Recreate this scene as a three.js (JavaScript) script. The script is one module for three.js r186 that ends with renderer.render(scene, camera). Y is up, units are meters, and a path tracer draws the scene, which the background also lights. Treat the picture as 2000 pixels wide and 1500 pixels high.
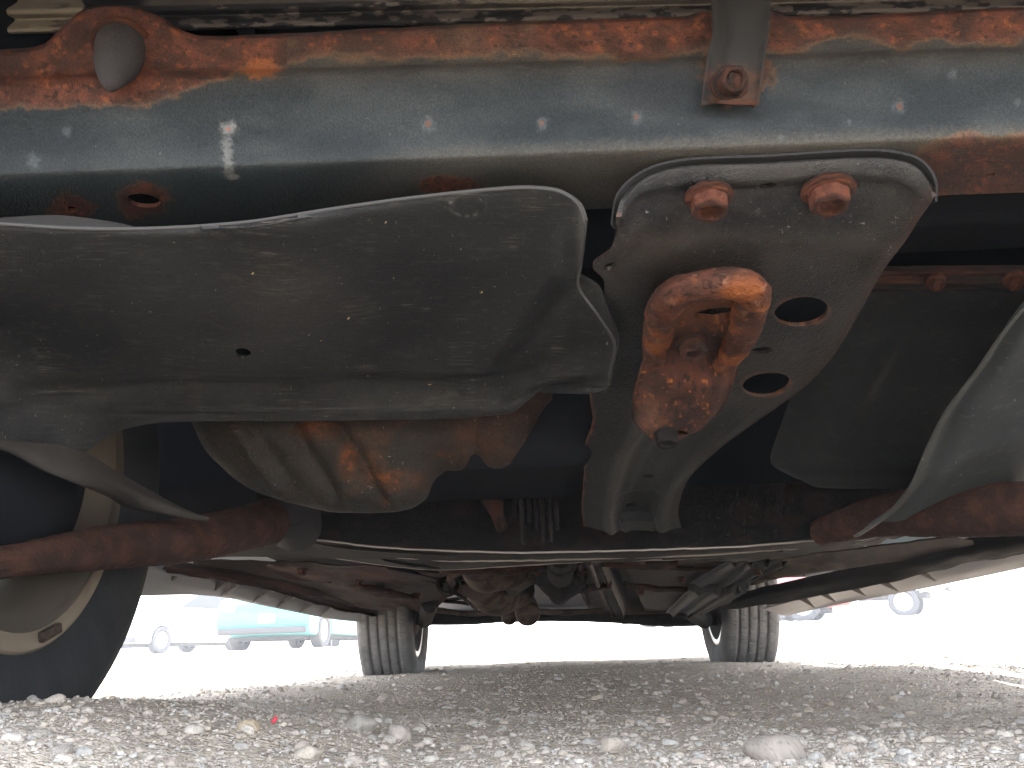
import * as THREE from 'three';
import { mergeGeometries, mergeVertices } from 'three/addons/utils/BufferGeometryUtils.js';
import { RoundedBoxGeometry } from 'three/addons/geometries/RoundedBoxGeometry.js';

// ---------------------------------------------------------------- camera, sky, sun, exposure
const scene = new THREE.Scene();
const FPX = 1750;                                   // focal length in pixels of the 2000 x 1500 photograph
const camera = new THREE.PerspectiveCamera(2 * Math.atan(750 / FPX) * 180 / Math.PI, 4 / 3, 0.02, 400);
camera.position.set(0, 0.12, 0);
camera.rotation.order = 'YXZ';
camera.rotation.set(0.2757, 0.0225, -0.0335);
camera.updateMatrixWorld(true);
scene.add(camera);

const renderer = new THREE.WebGLRenderer({ antialias: true });
renderer.toneMapping = THREE.LinearToneMapping;
renderer.toneMappingExposure = 7.7;
scene.fog = new THREE.FogExp2(new THREE.Color(0.93, 0.95, 1.0), 0.0052);   // thin haze added to stand in for lens glare
renderer.shadowMap.enabled = true;

const SUN_EL = 64 * Math.PI / 180, SUN_AZ = 0.10;   // behind the car, high
const sunDir = new THREE.Vector3(Math.sin(SUN_AZ) * Math.cos(SUN_EL), Math.sin(SUN_EL), -Math.cos(SUN_AZ) * Math.cos(SUN_EL));
{
  const w = 256, h = 128, d = new Float32Array(w * h * 4);
  for (let j = 0; j < h; j++) for (let i = 0; i < w; i++) {
    const el = ((j + 0.5) / h - 0.5) * Math.PI, az = ((i + 0.5) / w - 0.5) * 2 * Math.PI;
    const dx = Math.cos(el) * Math.cos(az), dy = Math.sin(el), dz = Math.cos(el) * Math.sin(az);
    const t = Math.pow(Math.max(0, 1 - Math.max(0, dy)), 2.6);
    const g = Math.max(0, dx * sunDir.x + dy * sunDir.y + dz * sunDir.z);
    const halo = 0.55 * Math.pow(g, 6) + 1.2 * Math.pow(g, 40);
    const k = (j * w + i) * 4;
    d[k] = 0.62 + 0.60 * t + halo; d[k + 1] = 0.72 + 0.53 * t + halo * 0.98; d[k + 2] = 0.88 + 0.40 * t + halo * 0.92; d[k + 3] = 1;
  }
  const sky = new THREE.DataTexture(d, w, h, THREE.RGBAFormat, THREE.FloatType);
  sky.mapping = THREE.EquirectangularReflectionMapping; sky.magFilter = THREE.LinearFilter; sky.minFilter = THREE.LinearFilter;
  sky.colorSpace = THREE.LinearSRGBColorSpace; sky.needsUpdate = true;
  scene.background = sky; scene.environment = sky;
  scene.backgroundIntensity = 1; scene.environmentIntensity = 1;
}
const sun = new THREE.DirectionalLight(new THREE.Color(1, 0.95, 0.87), 4.5);
sun.position.copy(sunDir).multiplyScalar(30).add(new THREE.Vector3(0, 0, -3));
sun.target.position.set(0, 0, -3); sun.castShadow = true;
sun.shadow.camera.left = -14; sun.shadow.camera.right = 14; sun.shadow.camera.top = 14; sun.shadow.camera.bottom = -14; sun.shadow.camera.far = 80;
sun.shadow.mapSize.set(2048, 2048);
scene.add(sun, sun.target);

// ---------------------------------------------------------------- helpers
let seed = 12345;
function rnd() { seed = (seed * 1664525 + 1013904223) >>> 0; return seed / 4294967296; }
const rr = (a, b) => a + (b - a) * rnd();
const clamp = (x, a = 0, b = 1) => Math.min(b, Math.max(a, x));
const ss = (a, b, x) => { const t = clamp((x - a) / (b - a)); return t * t * (3 - 2 * t); };
const lerp = (a, b, t) => a + (b - a) * t;
const mix = (a, b, t) => [lerp(a[0], b[0], t), lerp(a[1], b[1], t), lerp(a[2], b[2], t)];
const gau = (x, s) => Math.exp(-x * x / (2 * s * s));
const HT = new Float32Array(65536); for (let i = 0; i < 65536; i++) HT[i] = rnd();
const h2 = (x, y) => HT[((x * 73 + y * 179 * 31 + ((x * y) & 255) * 7) & 65535)];
const HP = new Uint16Array(1024); { const p = []; for (let i = 0; i < 512; i++) p.push(i); for (let i = 511; i > 0; i--) { const j = Math.floor(rnd() * (i + 1)); [p[i], p[j]] = [p[j], p[i]]; } for (let i = 0; i < 1024; i++) HP[i] = p[i & 511]; }
const hh = (x, y, z = 0) => HT[HP[(HP[(HP[x & 511] + (y & 511)) & 1023] + (z & 511)) & 1023] * 113];
function vn(x, y) {
  const xi = Math.floor(x), yi = Math.floor(y); let fx = x - xi, fy = y - yi; fx = fx * fx * (3 - 2 * fx); fy = fy * fy * (3 - 2 * fy);
  return lerp(lerp(hh(xi, yi), hh(xi + 1, yi), fx), lerp(hh(xi, yi + 1), hh(xi + 1, yi + 1), fx), fy);
}
function vn3(x, y, z) {
  const zi = Math.floor(z); let f = z - zi; f = f * f * (3 - 2 * f);
  return lerp(vn(x + zi * 37.3, y + zi * 17.7), vn(x + (zi + 1) * 37.3, y + (zi + 1) * 17.7), f);
}
function fbm(x, y, o = 4) { let s = 0, a = 0.5, t = 0; for (let i = 0; i < o; i++) { s += a * vn(x, y); t += a; a *= 0.5; x = x * 2.03 + 11.7; y = y * 2.03 + 5.3; } return s / t; }

function P(px, py, D) {                             // a point of the place: seen at this spot of the photograph, D metres back along the car
  const v = new THREE.Vector3((px - 1000) / FPX, (750 - py) / FPX, -1).transformDirection(camera.matrixWorld);
  return v.multiplyScalar(D / -v.z).add(camera.position);
}
function setUserData(o, label, category, group, kind) {
  if (label) o.userData.label = label; if (category) o.userData.category = category;
  if (group) o.userData.group = group; if (kind) o.userData.kind = kind; return o;
}
function mesh(name, geo, mat, parent, label) {
  const m = new THREE.Mesh(geo, mat); m.name = name; m.castShadow = m.receiveShadow = true;
  (parent || scene).add(m); if (label) m.userData.label = label; return m;
}
function dataTex(w, h, fn, srgb = true) {
  const d = new Uint8Array(w * h * 4);
  for (let j = 0; j < h; j++) for (let i = 0; i < w; i++) {
    const c = fn((i + 0.5) / w, (j + 0.5) / h), k = (j * w + i) * 4;
    d[k] = clamp(c[0], 0, 255); d[k + 1] = clamp(c[1], 0, 255); d[k + 2] = clamp(c[2], 0, 255); d[k + 3] = 255;
  }
  const t = new THREE.DataTexture(d, w, h); t.wrapS = t.wrapT = THREE.RepeatWrapping; t.magFilter = THREE.LinearFilter; t.minFilter = THREE.LinearMipmapLinearFilter; t.generateMipmaps = true;
  if (srgb) t.colorSpace = THREE.SRGBColorSpace; t.needsUpdate = true; return t;
}
function tileNoise(x, y, n, o, sd) {                // periodic fbm, n cells per tile
  let s = 0, a = 0.5, t = 0;
  for (let k = 0; k < o; k++) {
    const X = x * n, Y = y * n, xi = Math.floor(X), yi = Math.floor(Y); let fx = X - xi, fy = Y - yi; fx = fx * fx * (3 - 2 * fx); fy = fy * fy * (3 - 2 * fy);
    const m = v => ((v % n) + n) % n;
    s += a * lerp(lerp(hh(m(xi), m(yi), sd + k), hh(m(xi + 1), m(yi), sd + k), fx), lerp(hh(m(xi), m(yi + 1), sd + k), hh(m(xi + 1), m(yi + 1), sd + k), fx), fy);
    t += a; a *= 0.55; n *= 2;
  }
  return s / t;
}
const pitTex = dataTex(512, 512, (u, v) => { const a = tileNoise(u, v, 24, 4, 1), b = tileNoise(u, v, 60, 2, 7); const q = 255 * clamp(0.75 * a + 0.5 * ss(0.35, 0.6, b) - 0.15); return [q, q, q]; }, false);
const grainTex = dataTex(512, 512, (u, v) => { const q = 255 * clamp(0.5 + 0.9 * (tileNoise(u, v, 90, 2, 3) - 0.5) + 0.6 * (tileNoise(u, v, 10, 3, 5) - 0.5)); return [q, q, q]; }, false);
const rep = (t, a, b) => { const c = t.clone(); c.repeat.set(a, b); c.needsUpdate = true; return c; };

function rustTone(a, b, c) {                        // three noises in 0..1
  let k = mix([48, 30, 24], [80, 46, 34], ss(0.25, 0.75, a));
  k = mix(k, [118, 66, 36], 0.6 * ss(0.58, 0.8, b));
  k = mix(k, [34, 23, 18], 0.8 * ss(0.6, 0.78, c));
  return k;
}
const rustTile = dataTex(512, 512, (u, v) => rustTone(tileNoise(u, v, 6, 5, 11), tileNoise(u, v, 14, 4, 17), tileNoise(u, v, 20, 3, 23)));
const rustDarkTile = dataTex(512, 512, (u, v) => mix(mix([28, 22, 20], [62, 38, 30], ss(0.35, 0.75, tileNoise(u, v, 6, 5, 31))), [84, 74, 66], 0.4 * ss(0.55, 0.8, tileNoise(u, v, 9, 5, 37))));
const grimeTile = dataTex(512, 512, (u, v) => mix(mix([18, 17, 17], [36, 33, 31], tileNoise(u, v, 6, 5, 41)), [70, 62, 54], 0.45 * ss(0.55, 0.85, tileNoise(u, v, 12, 4, 43))));
const dustTile = dataTex(512, 512, (u, v) => mix(mix([54, 47, 42], [80, 70, 61], tileNoise(u, v, 5, 5, 51)), [40, 27, 22], 0.8 * ss(0.5, 0.7, tileNoise(u, v, 8, 4, 53))));
function std(o) { return new THREE.MeshPhysicalMaterial({ specularIntensity: 0.35, ...o }); }   // dusty, so little sheen
const M = {
  rust: std({ map: rustTile, roughness: 0.88, metalness: 0, bumpMap: rep(pitTex, 1, 1), bumpScale: 0.0012 }),
  rustOrange: std({ map: dataTex(512, 512, (u, v) => mix(mix(rustTone(tileNoise(u, v, 5, 5, 61), tileNoise(u, v, 12, 4, 63), tileNoise(u, v, 22, 3, 65)), [150, 84, 34], 0.65 * ss(0.4, 0.7, tileNoise(u, v, 4, 3, 67))), [132, 98, 78], 0.5 * ss(0.62, 0.78, tileNoise(u, v, 26, 3, 68)))), roughness: 0.8, bumpMap: rep(pitTex, 1, 1), bumpScale: 0.0014 }),
  rustBrown: std({ map: dataTex(512, 512, (u, v) => mix(mix([46, 32, 27], [66, 44, 35], ss(0.3, 0.7, tileNoise(u, v, 9, 5, 111))), [92, 60, 42], 0.5 * ss(0.58, 0.8, tileNoise(u, v, 16, 4, 113)))), roughness: 0.95, bumpMap: rep(pitTex, 1, 1), bumpScale: 0.0012 }),
  rustDark: std({ map: rustDarkTile, roughness: 0.92, bumpMap: rep(pitTex, 1, 1), bumpScale: 0.0008 }),
  grime: std({ map: grimeTile, roughness: 0.95, bumpMap: rep(grainTex, 1, 1), bumpScale: 0.0006 }),
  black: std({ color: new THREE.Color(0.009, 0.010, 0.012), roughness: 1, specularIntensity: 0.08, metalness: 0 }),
  dust: std({ map: dustTile, roughness: 0.9, bumpMap: rep(grainTex, 1, 1), bumpScale: 0.0006 }),
  steel: std({ map: rep(dustTile, 1, 1), roughness: 0.6, metalness: 0.3, bumpMap: rep(grainTex, 1, 1), bumpScale: 0.0004 }),
  wornGlint: std({ color: new THREE.Color(0.34, 0.30, 0.26), roughness: 0.35, metalness: 0.5, specularIntensity: 1 }),  // worn metal, colour brightened to stand for glints along the flange edges
  plastic: std({ color: new THREE.Color(0.035, 0.035, 0.037), roughness: 0.6, bumpMap: rep(grainTex, 2, 2), bumpScale: 0.0004 }),
  rubber: std({ color: new THREE.Color(0.03, 0.028, 0.029), roughness: 0.85, bumpMap: rep(grainTex, 1, 1), bumpScale: 0.0008 }),
};

function lineFn(pts, byX) {
  if (!byX) { const c = new THREE.CatmullRomCurve3(pts.map(p => new THREE.Vector3(p[0], p[1], p[2] * 600)), false, 'centripetal'); c.arcLengthDivisions = 400; return u => { const q = c.getPointAt(clamp(u)); return [q.x, q.y, q.z / 600]; }; }
  const n = pts.length, x0 = pts[0][0], x1 = pts[n - 1][0];
  const tan = k => pts.map((p, i) => { const a = pts[Math.max(0, i - 1)], b = pts[Math.min(n - 1, i + 1)];
    const s = (b[k] - a[k]) / (b[0] - a[0]);
    if (i > 0 && i < n - 1) { const l = (p[k] - a[k]) / (p[0] - a[0]), r = (b[k] - p[k]) / (b[0] - p[0]); if (l * r <= 0) return 0; return Math.sign(s) * Math.min(Math.abs(s), 3 * Math.abs(l), 3 * Math.abs(r)); } return s; });
  const T1 = tan(1), T2 = tan(2);
  return u => { const x = lerp(x0, x1, u); let i = 0; while (i < n - 2 && x > pts[i + 1][0]) i++;
    const a = pts[i], b = pts[i + 1], h = b[0] - a[0], t = (x - a[0]) / h, t2 = t * t, t3 = t2 * t;
    const f = (k, T) => (2 * t3 - 3 * t2 + 1) * a[k] + (t3 - 2 * t2 + t) * h * T[i] + (3 * t2 - 2 * t3) * b[k] + (t3 - t2) * h * T[i + 1];
    return [x, f(1, T1), f(2, T2)]; };
}
// a sheet of metal or plastic lofted through feature lines, with real thickness, holes and pressed relief
function sheet(o) {
  const { lines, nu = 100, nv = 60, t = 0.002, holes = [], disp, lin = false, byX = false } = o;
  const fs = lines.map(l => lineFn(l, byX)), L = lines.length, N = nu + 1, K = nv + 1;
  const px = [], uv = [];
  for (let j = 0; j < K; j++) for (let i = 0; i < N; i++) {
    const u = i / nu, v = j / nv, s = v * (L - 1), k = Math.min(L - 2, Math.floor(s)), f = s - k;
    const b = fs[k](u), c = fs[k + 1](u); let q;
    if (lin) q = [0, 1, 2].map(m => lerp(b[m], c[m], f));
    else { const a = fs[Math.max(0, k - 1)](u), d = fs[Math.min(L - 1, k + 2)](u), f2 = f * f, f3 = f2 * f, g = 0.42;
      q = [0, 1, 2].map(m => (2 * f3 - 3 * f2 + 1) * b[m] + (f3 - 2 * f2 + f) * g * (c[m] - a[m]) + (3 * f2 - 2 * f3) * c[m] + (f3 - f2) * g * (d[m] - b[m])); }
    px.push(q); uv.push([u, v]);
  }
  let pos = px.map(q => P(q[0], q[1], q[2]));
  const id = (i, j) => j * N + i, cl = (x, m) => Math.min(m, Math.max(0, x));
  function normals() {
    const ns = []; let sg = 0;
    for (let j = 0; j < K; j++) for (let i = 0; i < N; i++) {
      const a = pos[id(cl(i + 1, nu), j)].clone().sub(pos[id(cl(i - 1, nu), j)]), b = pos[id(i, cl(j + 1, nv))].clone().sub(pos[id(i, cl(j - 1, nv))]);
      const n = a.cross(b); if (n.lengthSq() < 1e-16) n.set(0, 0, 1e-9); n.normalize(); ns.push(n);
      sg += Math.sign(n.dot(camera.position.clone().sub(pos[id(i, j)]).normalize())) ;
    }
    const flip = sg < 0; if (flip) ns.forEach(n => n.negate()); return [ns, flip];
  }
  let [ns, flip] = normals();
  if (disp) { pos = pos.map((p, k) => p.clone().addScaledVector(ns[k], disp(uv[k][0], uv[k][1], px[k][0], px[k][1]))); [ns, flip] = normals(); }
  const inside = new Uint8Array(N * K), hid = new Int16Array(N * K).fill(-1);
  holes.forEach((h, hi) => { const c = Math.cos(h.rot || 0), s = Math.sin(h.rot || 0);
    for (let k = 0; k < N * K; k++) { const dx = px[k][0] - h.x, dy = px[k][1] - h.y, a = (dx * c + dy * s) / h.rx, b = (-dx * s + dy * c) / h.ry; if (a * a + b * b < 1) { inside[k] = 1; hid[k] = hi; } } });
  if (holes.length) {
    const newPos = pos.slice();
    for (let j = 0; j < K; j++) for (let i = 0; i < N; i++) { const k = id(i, j); if (!inside[k]) continue;
      let edge = false; for (let b = -1; b <= 1; b++) for (let a = -1; a <= 1; a++) if (!inside[id(cl(i + a, nu), cl(j + b, nv))]) edge = true;
      if (!edge) continue;
      const h = holes[hid[k]], c = Math.cos(h.rot || 0), s = Math.sin(h.rot || 0), dx = px[k][0] - h.x, dy = px[k][1] - h.y;
      let a = (dx * c + dy * s) / h.rx, b = (-dx * s + dy * c) / h.ry; const r = Math.hypot(a, b) || 1e-6; a = a / r * h.rx; b = b / r * h.ry;
      const mx = a * c - b * s + h.x - px[k][0], my = a * s + b * c + h.y - px[k][1];
      const i1 = cl(i + 1, nu), i0 = cl(i - 1, nu), j1 = cl(j + 1, nv), j0 = cl(j - 1, nv);
      const ux = (px[id(i1, j)][0] - px[id(i0, j)][0]) / (i1 - i0), uy = (px[id(i1, j)][1] - px[id(i0, j)][1]) / (i1 - i0), vx = (px[id(i, j1)][0] - px[id(i, j0)][0]) / (j1 - j0), vy = (px[id(i, j1)][1] - px[id(i, j0)][1]) / (j1 - j0);
      const det = ux * vy - uy * vx; if (Math.abs(det) < 1e-9) continue;
      const du = (mx * vy - my * vx) / det, dv = (ux * my - uy * mx) / det;
      newPos[k] = pos[k].clone().addScaledVector(pos[id(i1, j)].clone().sub(pos[id(i0, j)]), du / (i1 - i0)).addScaledVector(pos[id(i, j1)].clone().sub(pos[id(i, j0)]), dv / (j1 - j0));
      uv[k] = [uv[k][0] + du / nu, uv[k][1] + dv / nv];
    }
    pos = newPos;
  }
  const V = [], U = [], I = []; const n0 = N * K;
  for (let k = 0; k < n0; k++) { V.push(pos[k].x, pos[k].y, pos[k].z); U.push(uv[k][0], uv[k][1]); }
  for (let k = 0; k < n0; k++) { V.push(pos[k].x - ns[k].x * t, pos[k].y - ns[k].y * t, pos[k].z - ns[k].z * t); U.push(uv[k][0], uv[k][1]); }
  const edges = new Map();
  const tri = (a, b, c) => { if (flip) [b, c] = [c, b]; I.push(a, b, c, n0 + a, n0 + c, n0 + b); for (const [p, q] of [[a, b], [b, c], [c, a]]) { const r = q * n0 + p; if (edges.has(r)) edges.delete(r); else edges.set(p * n0 + q, [p, q]); } };
  for (let j = 0; j < nv; j++) for (let i = 0; i < nu; i++) {
    const a = id(i, j), b = id(i + 1, j), c = id(i + 1, j + 1), d = id(i, j + 1);
    if (inside[a] && inside[b] && inside[c] && inside[d]) continue;
    tri(a, b, c); tri(a, c, d);
  }
  for (const [p, q] of edges.values()) { const s = V.length / 3;
    for (const k of [p, q, n0 + q, n0 + p]) { V.push(V[k * 3], V[k * 3 + 1], V[k * 3 + 2]); U.push(U[k * 2], U[k * 2 + 1]); }
    I.push(s, s + 2, s + 1, s, s + 3, s + 2); }
  const g = new THREE.BufferGeometry(); g.setAttribute('position', new THREE.Float32BufferAttribute(V, 3)); g.setAttribute('uv', new THREE.Float32BufferAttribute(U, 2)); g.setIndex(I); g.computeVertexNormals();
  g.userData.pixAt = (u, v) => { const x = clamp(u) * nu, y = clamp(v) * nv, i = Math.min(nu - 1, Math.floor(x)), j = Math.min(nv - 1, Math.floor(y)), f = x - i, e = y - j;
    const A = px[id(i, j)], B = px[id(i + 1, j)], C = px[id(i, j + 1)], E = px[id(i + 1, j + 1)];
    return [lerp(lerp(A[0], B[0], f), lerp(C[0], E[0], f), e), lerp(lerp(A[1], B[1], f), lerp(C[1], E[1], f), e)]; };
  return g;
}
// the paint, rust and wear of a sheet: fn(x, y, u, v) in the sheet's own layout
function paint(g, w, h, fn) { return dataTex(w, h, (u, v) => { const [x, y] = g.userData.pixAt(u, v); return fn(x, y, u, v); }); }
function coat(g, w, h, fn, o = {}) { return new THREE.MeshPhysicalMaterial({ specularIntensity: o.spec ?? 0.55, map: paint(g, w, h, fn), roughness: o.rough ?? 0.7, metalness: o.metal ?? 0, bumpMap: rep(o.bump || grainTex, o.ru || 4, o.rv || 4), bumpScale: o.bs ?? 0.0006 }); }
function roughen(g, amp, f) { const p = g.attributes.position; for (let i = 0; i < p.count; i++) { const x = p.getX(i) * f, y = p.getY(i) * f, z = p.getZ(i) * f; p.setXYZ(i, p.getX(i) + amp * (vn3(x, y, z) - 0.5), p.getY(i) + amp * (vn3(x + 91, y + 13, z + 7) - 0.5), p.getZ(i) + amp * (vn3(x + 31, y + 53, z + 77) - 0.5)); } g.computeVertexNormals(); return g; }
function tube(pts, radii, seg = 24, ring = 18, squash = 1, cap = true) {     // tapered tube through world points
  const c = new THREE.CatmullRomCurve3(pts, false, 'centripetal'), fr = c.computeFrenetFrames(seg, false), V = [], U = [], I = [];
  const len = c.getLength();
  const up = new THREE.Vector3(0, 1, 0);
  for (let i = 0; i <= seg; i++) { const t = i / seg, p = c.getPointAt(t), s = t * (radii.length - 1), k = Math.min(radii.length - 2, Math.floor(s)), r = radii.length > 1 ? lerp(radii[k], radii[k + 1], s - k) : radii[0];
    const T = fr.tangents[i]; let N = up.clone().addScaledVector(T, -up.dot(T)); if (N.lengthSq() < 0.01) N.set(1, 0, 0).addScaledVector(T, -T.x); N.normalize(); const B = T.clone().cross(N);
    for (let j = 0; j <= ring; j++) { const a = j / ring * 2 * Math.PI; const q = p.clone().addScaledVector(N, Math.cos(a) * r * squash).addScaledVector(B, Math.sin(a) * r); V.push(q.x, q.y, q.z); U.push(t * len / 0.15, j / ring * r * 6.28 / 0.15); } }
  for (let i = 0; i < seg; i++) for (let j = 0; j < ring; j++) { const a = i * (ring + 1) + j, b = a + ring + 1; I.push(a, b, a + 1, b, b + 1, a + 1); }
  if (cap) for (const e of [0, seg]) { const p = c.getPointAt(e / seg), s = V.length / 3; V.push(p.x, p.y, p.z); U.push(0, 0); for (let j = 0; j <= ring; j++) { const k = e * (ring + 1) + j; V.push(V[k * 3], V[k * 3 + 1], V[k * 3 + 2]); U.push(Math.cos(j) * 0.1, Math.sin(j) * 0.1); } for (let j = 0; j < ring; j++) e ? I.push(s, s + 2 + j, s + 1 + j) : I.push(s, s + 1 + j, s + 2 + j); }
  const g = new THREE.BufferGeometry(); g.setAttribute('position', new THREE.Float32BufferAttribute(V, 3)); g.setAttribute('uv', new THREE.Float32BufferAttribute(U, 2)); g.setIndex(I); g.computeVertexNormals();
  { // turn faces outwards
    const n = g.attributes.normal, p0 = c.getPointAt(0.5), k = Math.floor(seg / 2) * (ring + 1), q = new THREE.Vector3().fromBufferAttribute(g.attributes.position, k).sub(p0);
    if (q.dot(new THREE.Vector3().fromBufferAttribute(n, k)) < 0) { const ix = g.index.array; for (let i = 0; i < ix.length; i += 3) { const a = ix[i + 1]; ix[i + 1] = ix[i + 2]; ix[i + 2] = a; } g.computeVertexNormals(); } }
  return g;
}
function orient(g, axis, pos) { g.applyQuaternion(new THREE.Quaternion().setFromUnitVectors(new THREE.Vector3(0, 1, 0), axis.clone().normalize())); g.translate(pos.x, pos.y, pos.z); return g; }
function boltGeo(pos, axis, rf, rh, len, dish = true) {        // washer flange, hexagonal head, dished end
  const pr = [[0, 0], [rf, 0], [rf * 1.02, 0.0016], [rf * 0.96, 0.0032], [rh * 1.02, 0.0045]].map(p => new THREE.Vector2(...p));
  const fl = new THREE.LatheGeometry(pr, 32);
  const T = 0.003 + len, hp = dish ? [[rh, 0.002], [rh, T * 0.82], [rh * 0.95, T * 0.95], [rh * 0.84, T], [rh * 0.72, T], [rh * 0.64, T * 0.93], [rh * 0.58, T * 0.74], [0, T * 0.7]] : [[rh, 0.002], [rh, T * 0.85], [rh * 0.9, T], [0, T * 1.03]];
  const hx = new THREE.LatheGeometry(hp.map(p => new THREE.Vector2(...p)), 48);
  { const p = hx.attributes.position; for (let i = 0; i < p.count; i++) { const x = p.getX(i), z = p.getZ(i), r = Math.hypot(x, z); if (r > rh * 0.8) { const k = 1 + 0.055 * Math.cos(6 * Math.atan2(z, x) + 1); p.setX(i, x * k); p.setZ(i, z * k); } } }
  const parts = [fl, hx];
  const g = mergeGeometries(parts.map(q => { const c = q.index ? q.toNonIndexed() : q; return c; }));
  g.attributes.uv.array.forEach((v, i, a) => { a[i] = v * (Math.abs(v) > 2 ? 1 : 0.5); });
  return orient(roughen(g, 0.0012, 220), axis, pos);
}
function box(w, h, d, x, y, z, r = 0.006) { const g = new RoundedBoxGeometry(w, h, d, 3, Math.min(r, w / 2.1, h / 2.1, d / 2.1)); g.translate(x, y, z); return g; }
function mrg(a) { return mergeGeometries(a.map(g => { const q = g.index ? g.toNonIndexed() : g; for (const k of Object.keys(q.attributes)) if (!['position', 'normal', 'uv'].includes(k)) q.deleteAttribute(k); return q; })); }
function speck(x, y, s, th) { const a = vn(x * s, y * s); return a > th ? (a - th) / (1 - th) : 0; }

// ---------------------------------------------------------------- ground
function groundH(x, z) {
  const D = -z; let y = 0;
  y += 0.052 * ss(-0.05, -0.5, x) * ss(2.3, 0.9, D) + 0.03 * ss(1.6, 0.5, D);
  y += 0.022 * gau(D - 2.15, 0.35) * ss(-0.3, -0.7, x) + 0.024 * gau(D - 2.2, 0.4) * ss(0.5, 0.9, x);
  y += ss(5, 15, D) * (0.14 + 0.02 * clamp(x, -6, 12));
  const k = ss(8, 3, D);
  y += k * (0.016 * (fbm(x * 3.1 + 40, z * 3.1, 3) - 0.5) + 0.010 * (fbm(x * 17 + 9, z * 17 + 4, 3) - 0.5));
  return y;
}
{
  const xs = [], zs = [];
  for (let i = -90; i <= 90; i++) { const t = i / 90; xs.push(t * 2.2 + Math.sign(t) * Math.pow(Math.abs(t), 7) * 150); }
  for (let i = 0; i <= 260; i++) { const t = i / 260; zs.push(0.8 - t * 6.4 - Math.pow(t, 9) * 190); }
  const zf = [30, 12, 5, 2.5, 1.5];
  const Z = [...zf, ...zs], V = [], U = [], I = [], N = xs.length;
  for (const z of Z) for (const x of xs) { V.push(x, groundH(x, z), z); U.push(x, z); }
  for (let j = 0; j < Z.length - 1; j++) for (let i = 0; i < N - 1; i++) { const a = j * N + i, b = a + 1, c = a + N, d = c + 1; I.push(a, b, c, b, d, c); }
  const g = new THREE.BufferGeometry(); g.setAttribute('position', new THREE.Float32BufferAttribute(V, 3)); g.setAttribute('uv', new THREE.Float32BufferAttribute(U, 2)); g.setIndex(I); g.computeVertexNormals();
  const map = dataTex(1024, 1024, (u, v) => { let c = mix([172, 157, 140], [198, 184, 167], tileNoise(u, v, 5, 6, 71)); c = mix(c, [134, 125, 117], 0.6 * ss(0.55, 0.75, tileNoise(u, v, 60, 3, 73))); return mix(c, [196, 186, 172], 0.6 * ss(0.6, 0.8, tileNoise(u, v, 90, 2, 79))); });
  map.repeat.set(1.3, 1.3);
  const ground = mesh('ground', g, std({ map, roughness: 0.95, bumpMap: rep(pitTex, 5, 5), bumpScale: 0.006 }));
  ground.userData.kind = 'structure'; ground.userData.label = 'dusty grey gravel ground under and around the car';
  // stones
  const shapes = [];
  for (let k = 0; k < 8; k++) { const q = mergeVertices(new THREE.IcosahedronGeometry(1, k < 3 ? 2 : 1).deleteAttribute('normal').deleteAttribute('uv'), 1e-4); const p = q.attributes.position; const off = k * 13.7;
    const cuts = []; for (let c = 0; c < 5; c++) cuts.push([new THREE.Vector3(rr(-1, 1), rr(-1, 1), rr(-1, 1)).normalize(), rr(0.55, 0.85)]);
    for (let i = 0; i < p.count; i++) { const v = new THREE.Vector3().fromBufferAttribute(p, i); v.multiplyScalar(0.8 + 0.45 * vn3(v.x * 1.4 + off, v.y * 1.4, v.z * 1.4)); for (const [n, d] of cuts) { const e = v.dot(n) - d; if (e > 0) v.addScaledVector(n, -e * 0.85); } p.setXYZ(i, v.x, v.y * 0.72, v.z); }
    q.computeVertexNormals(); const uv = new Float32Array(p.count * 2); for (let i = 0; i < p.count; i++) { uv[i * 2] = p.getX(i) * 0.6 + 0.3 * p.getY(i); uv[i * 2 + 1] = p.getZ(i) * 0.6 + 0.3 * p.getY(i); } q.setAttribute('uv', new THREE.BufferAttribute(uv, 2)); if (k >= 3) { const f = q.toNonIndexed(); f.computeVertexNormals(); shapes.push(f); } else shapes.push(q); }
  const stoneMap = dataTex(256, 256, (u, v) => { const a = 175 + 75 * tileNoise(u, v, 5, 5, 83) - 30 * ss(0.6, 0.8, tileNoise(u, v, 20, 2, 87)); return [a, a, a]; });
  const tones = [[0.52, 0.45, 0.385], [0.48, 0.42, 0.36], [0.51, 0.44, 0.36], [0.44, 0.41, 0.37], [0.53, 0.475, 0.41], [0.49, 0.41, 0.345], [0.47, 0.44, 0.40], [0.54, 0.48, 0.42]];
  const mats = tones.map(t => std({ color: new THREE.Color(...t), map: stoneMap, roughness: 0.9, bumpMap: rep(pitTex, 0.7, 0.7), bumpScale: 0.001 }));
  const list = [];
  for (let i = 0; i < 90000; i++) {                  // denser close by, where each pebble shows
    const q = rnd(), D = 0.32 * Math.pow(14, Math.pow(q, 1.15)), w = 0.75 * D + 0.25, x = rr(-w, w);
    const s = Math.min(0.0068, 0.0007 * Math.pow(rnd() + 0.004, -0.44)) * (0.75 + 0.45 * Math.min(2.5, D));
    list.push({ x, z: -D, s, k: s / D });
  }
  list.sort((a, b) => b.k - a.k);
  const dummy = new THREE.Object3D();
  const put = (o, s) => { o.position.set(s.x, groundH(s.x, s.z) + s.s * 0.02, s.z); o.rotation.set(rr(-0.4, 0.4), rr(0, 6.28), rr(-0.4, 0.4)); o.scale.set(s.s * rr(0.8, 1.25), s.s * rr(0.7, 1.1), s.s * rr(0.8, 1.25)); };
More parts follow.
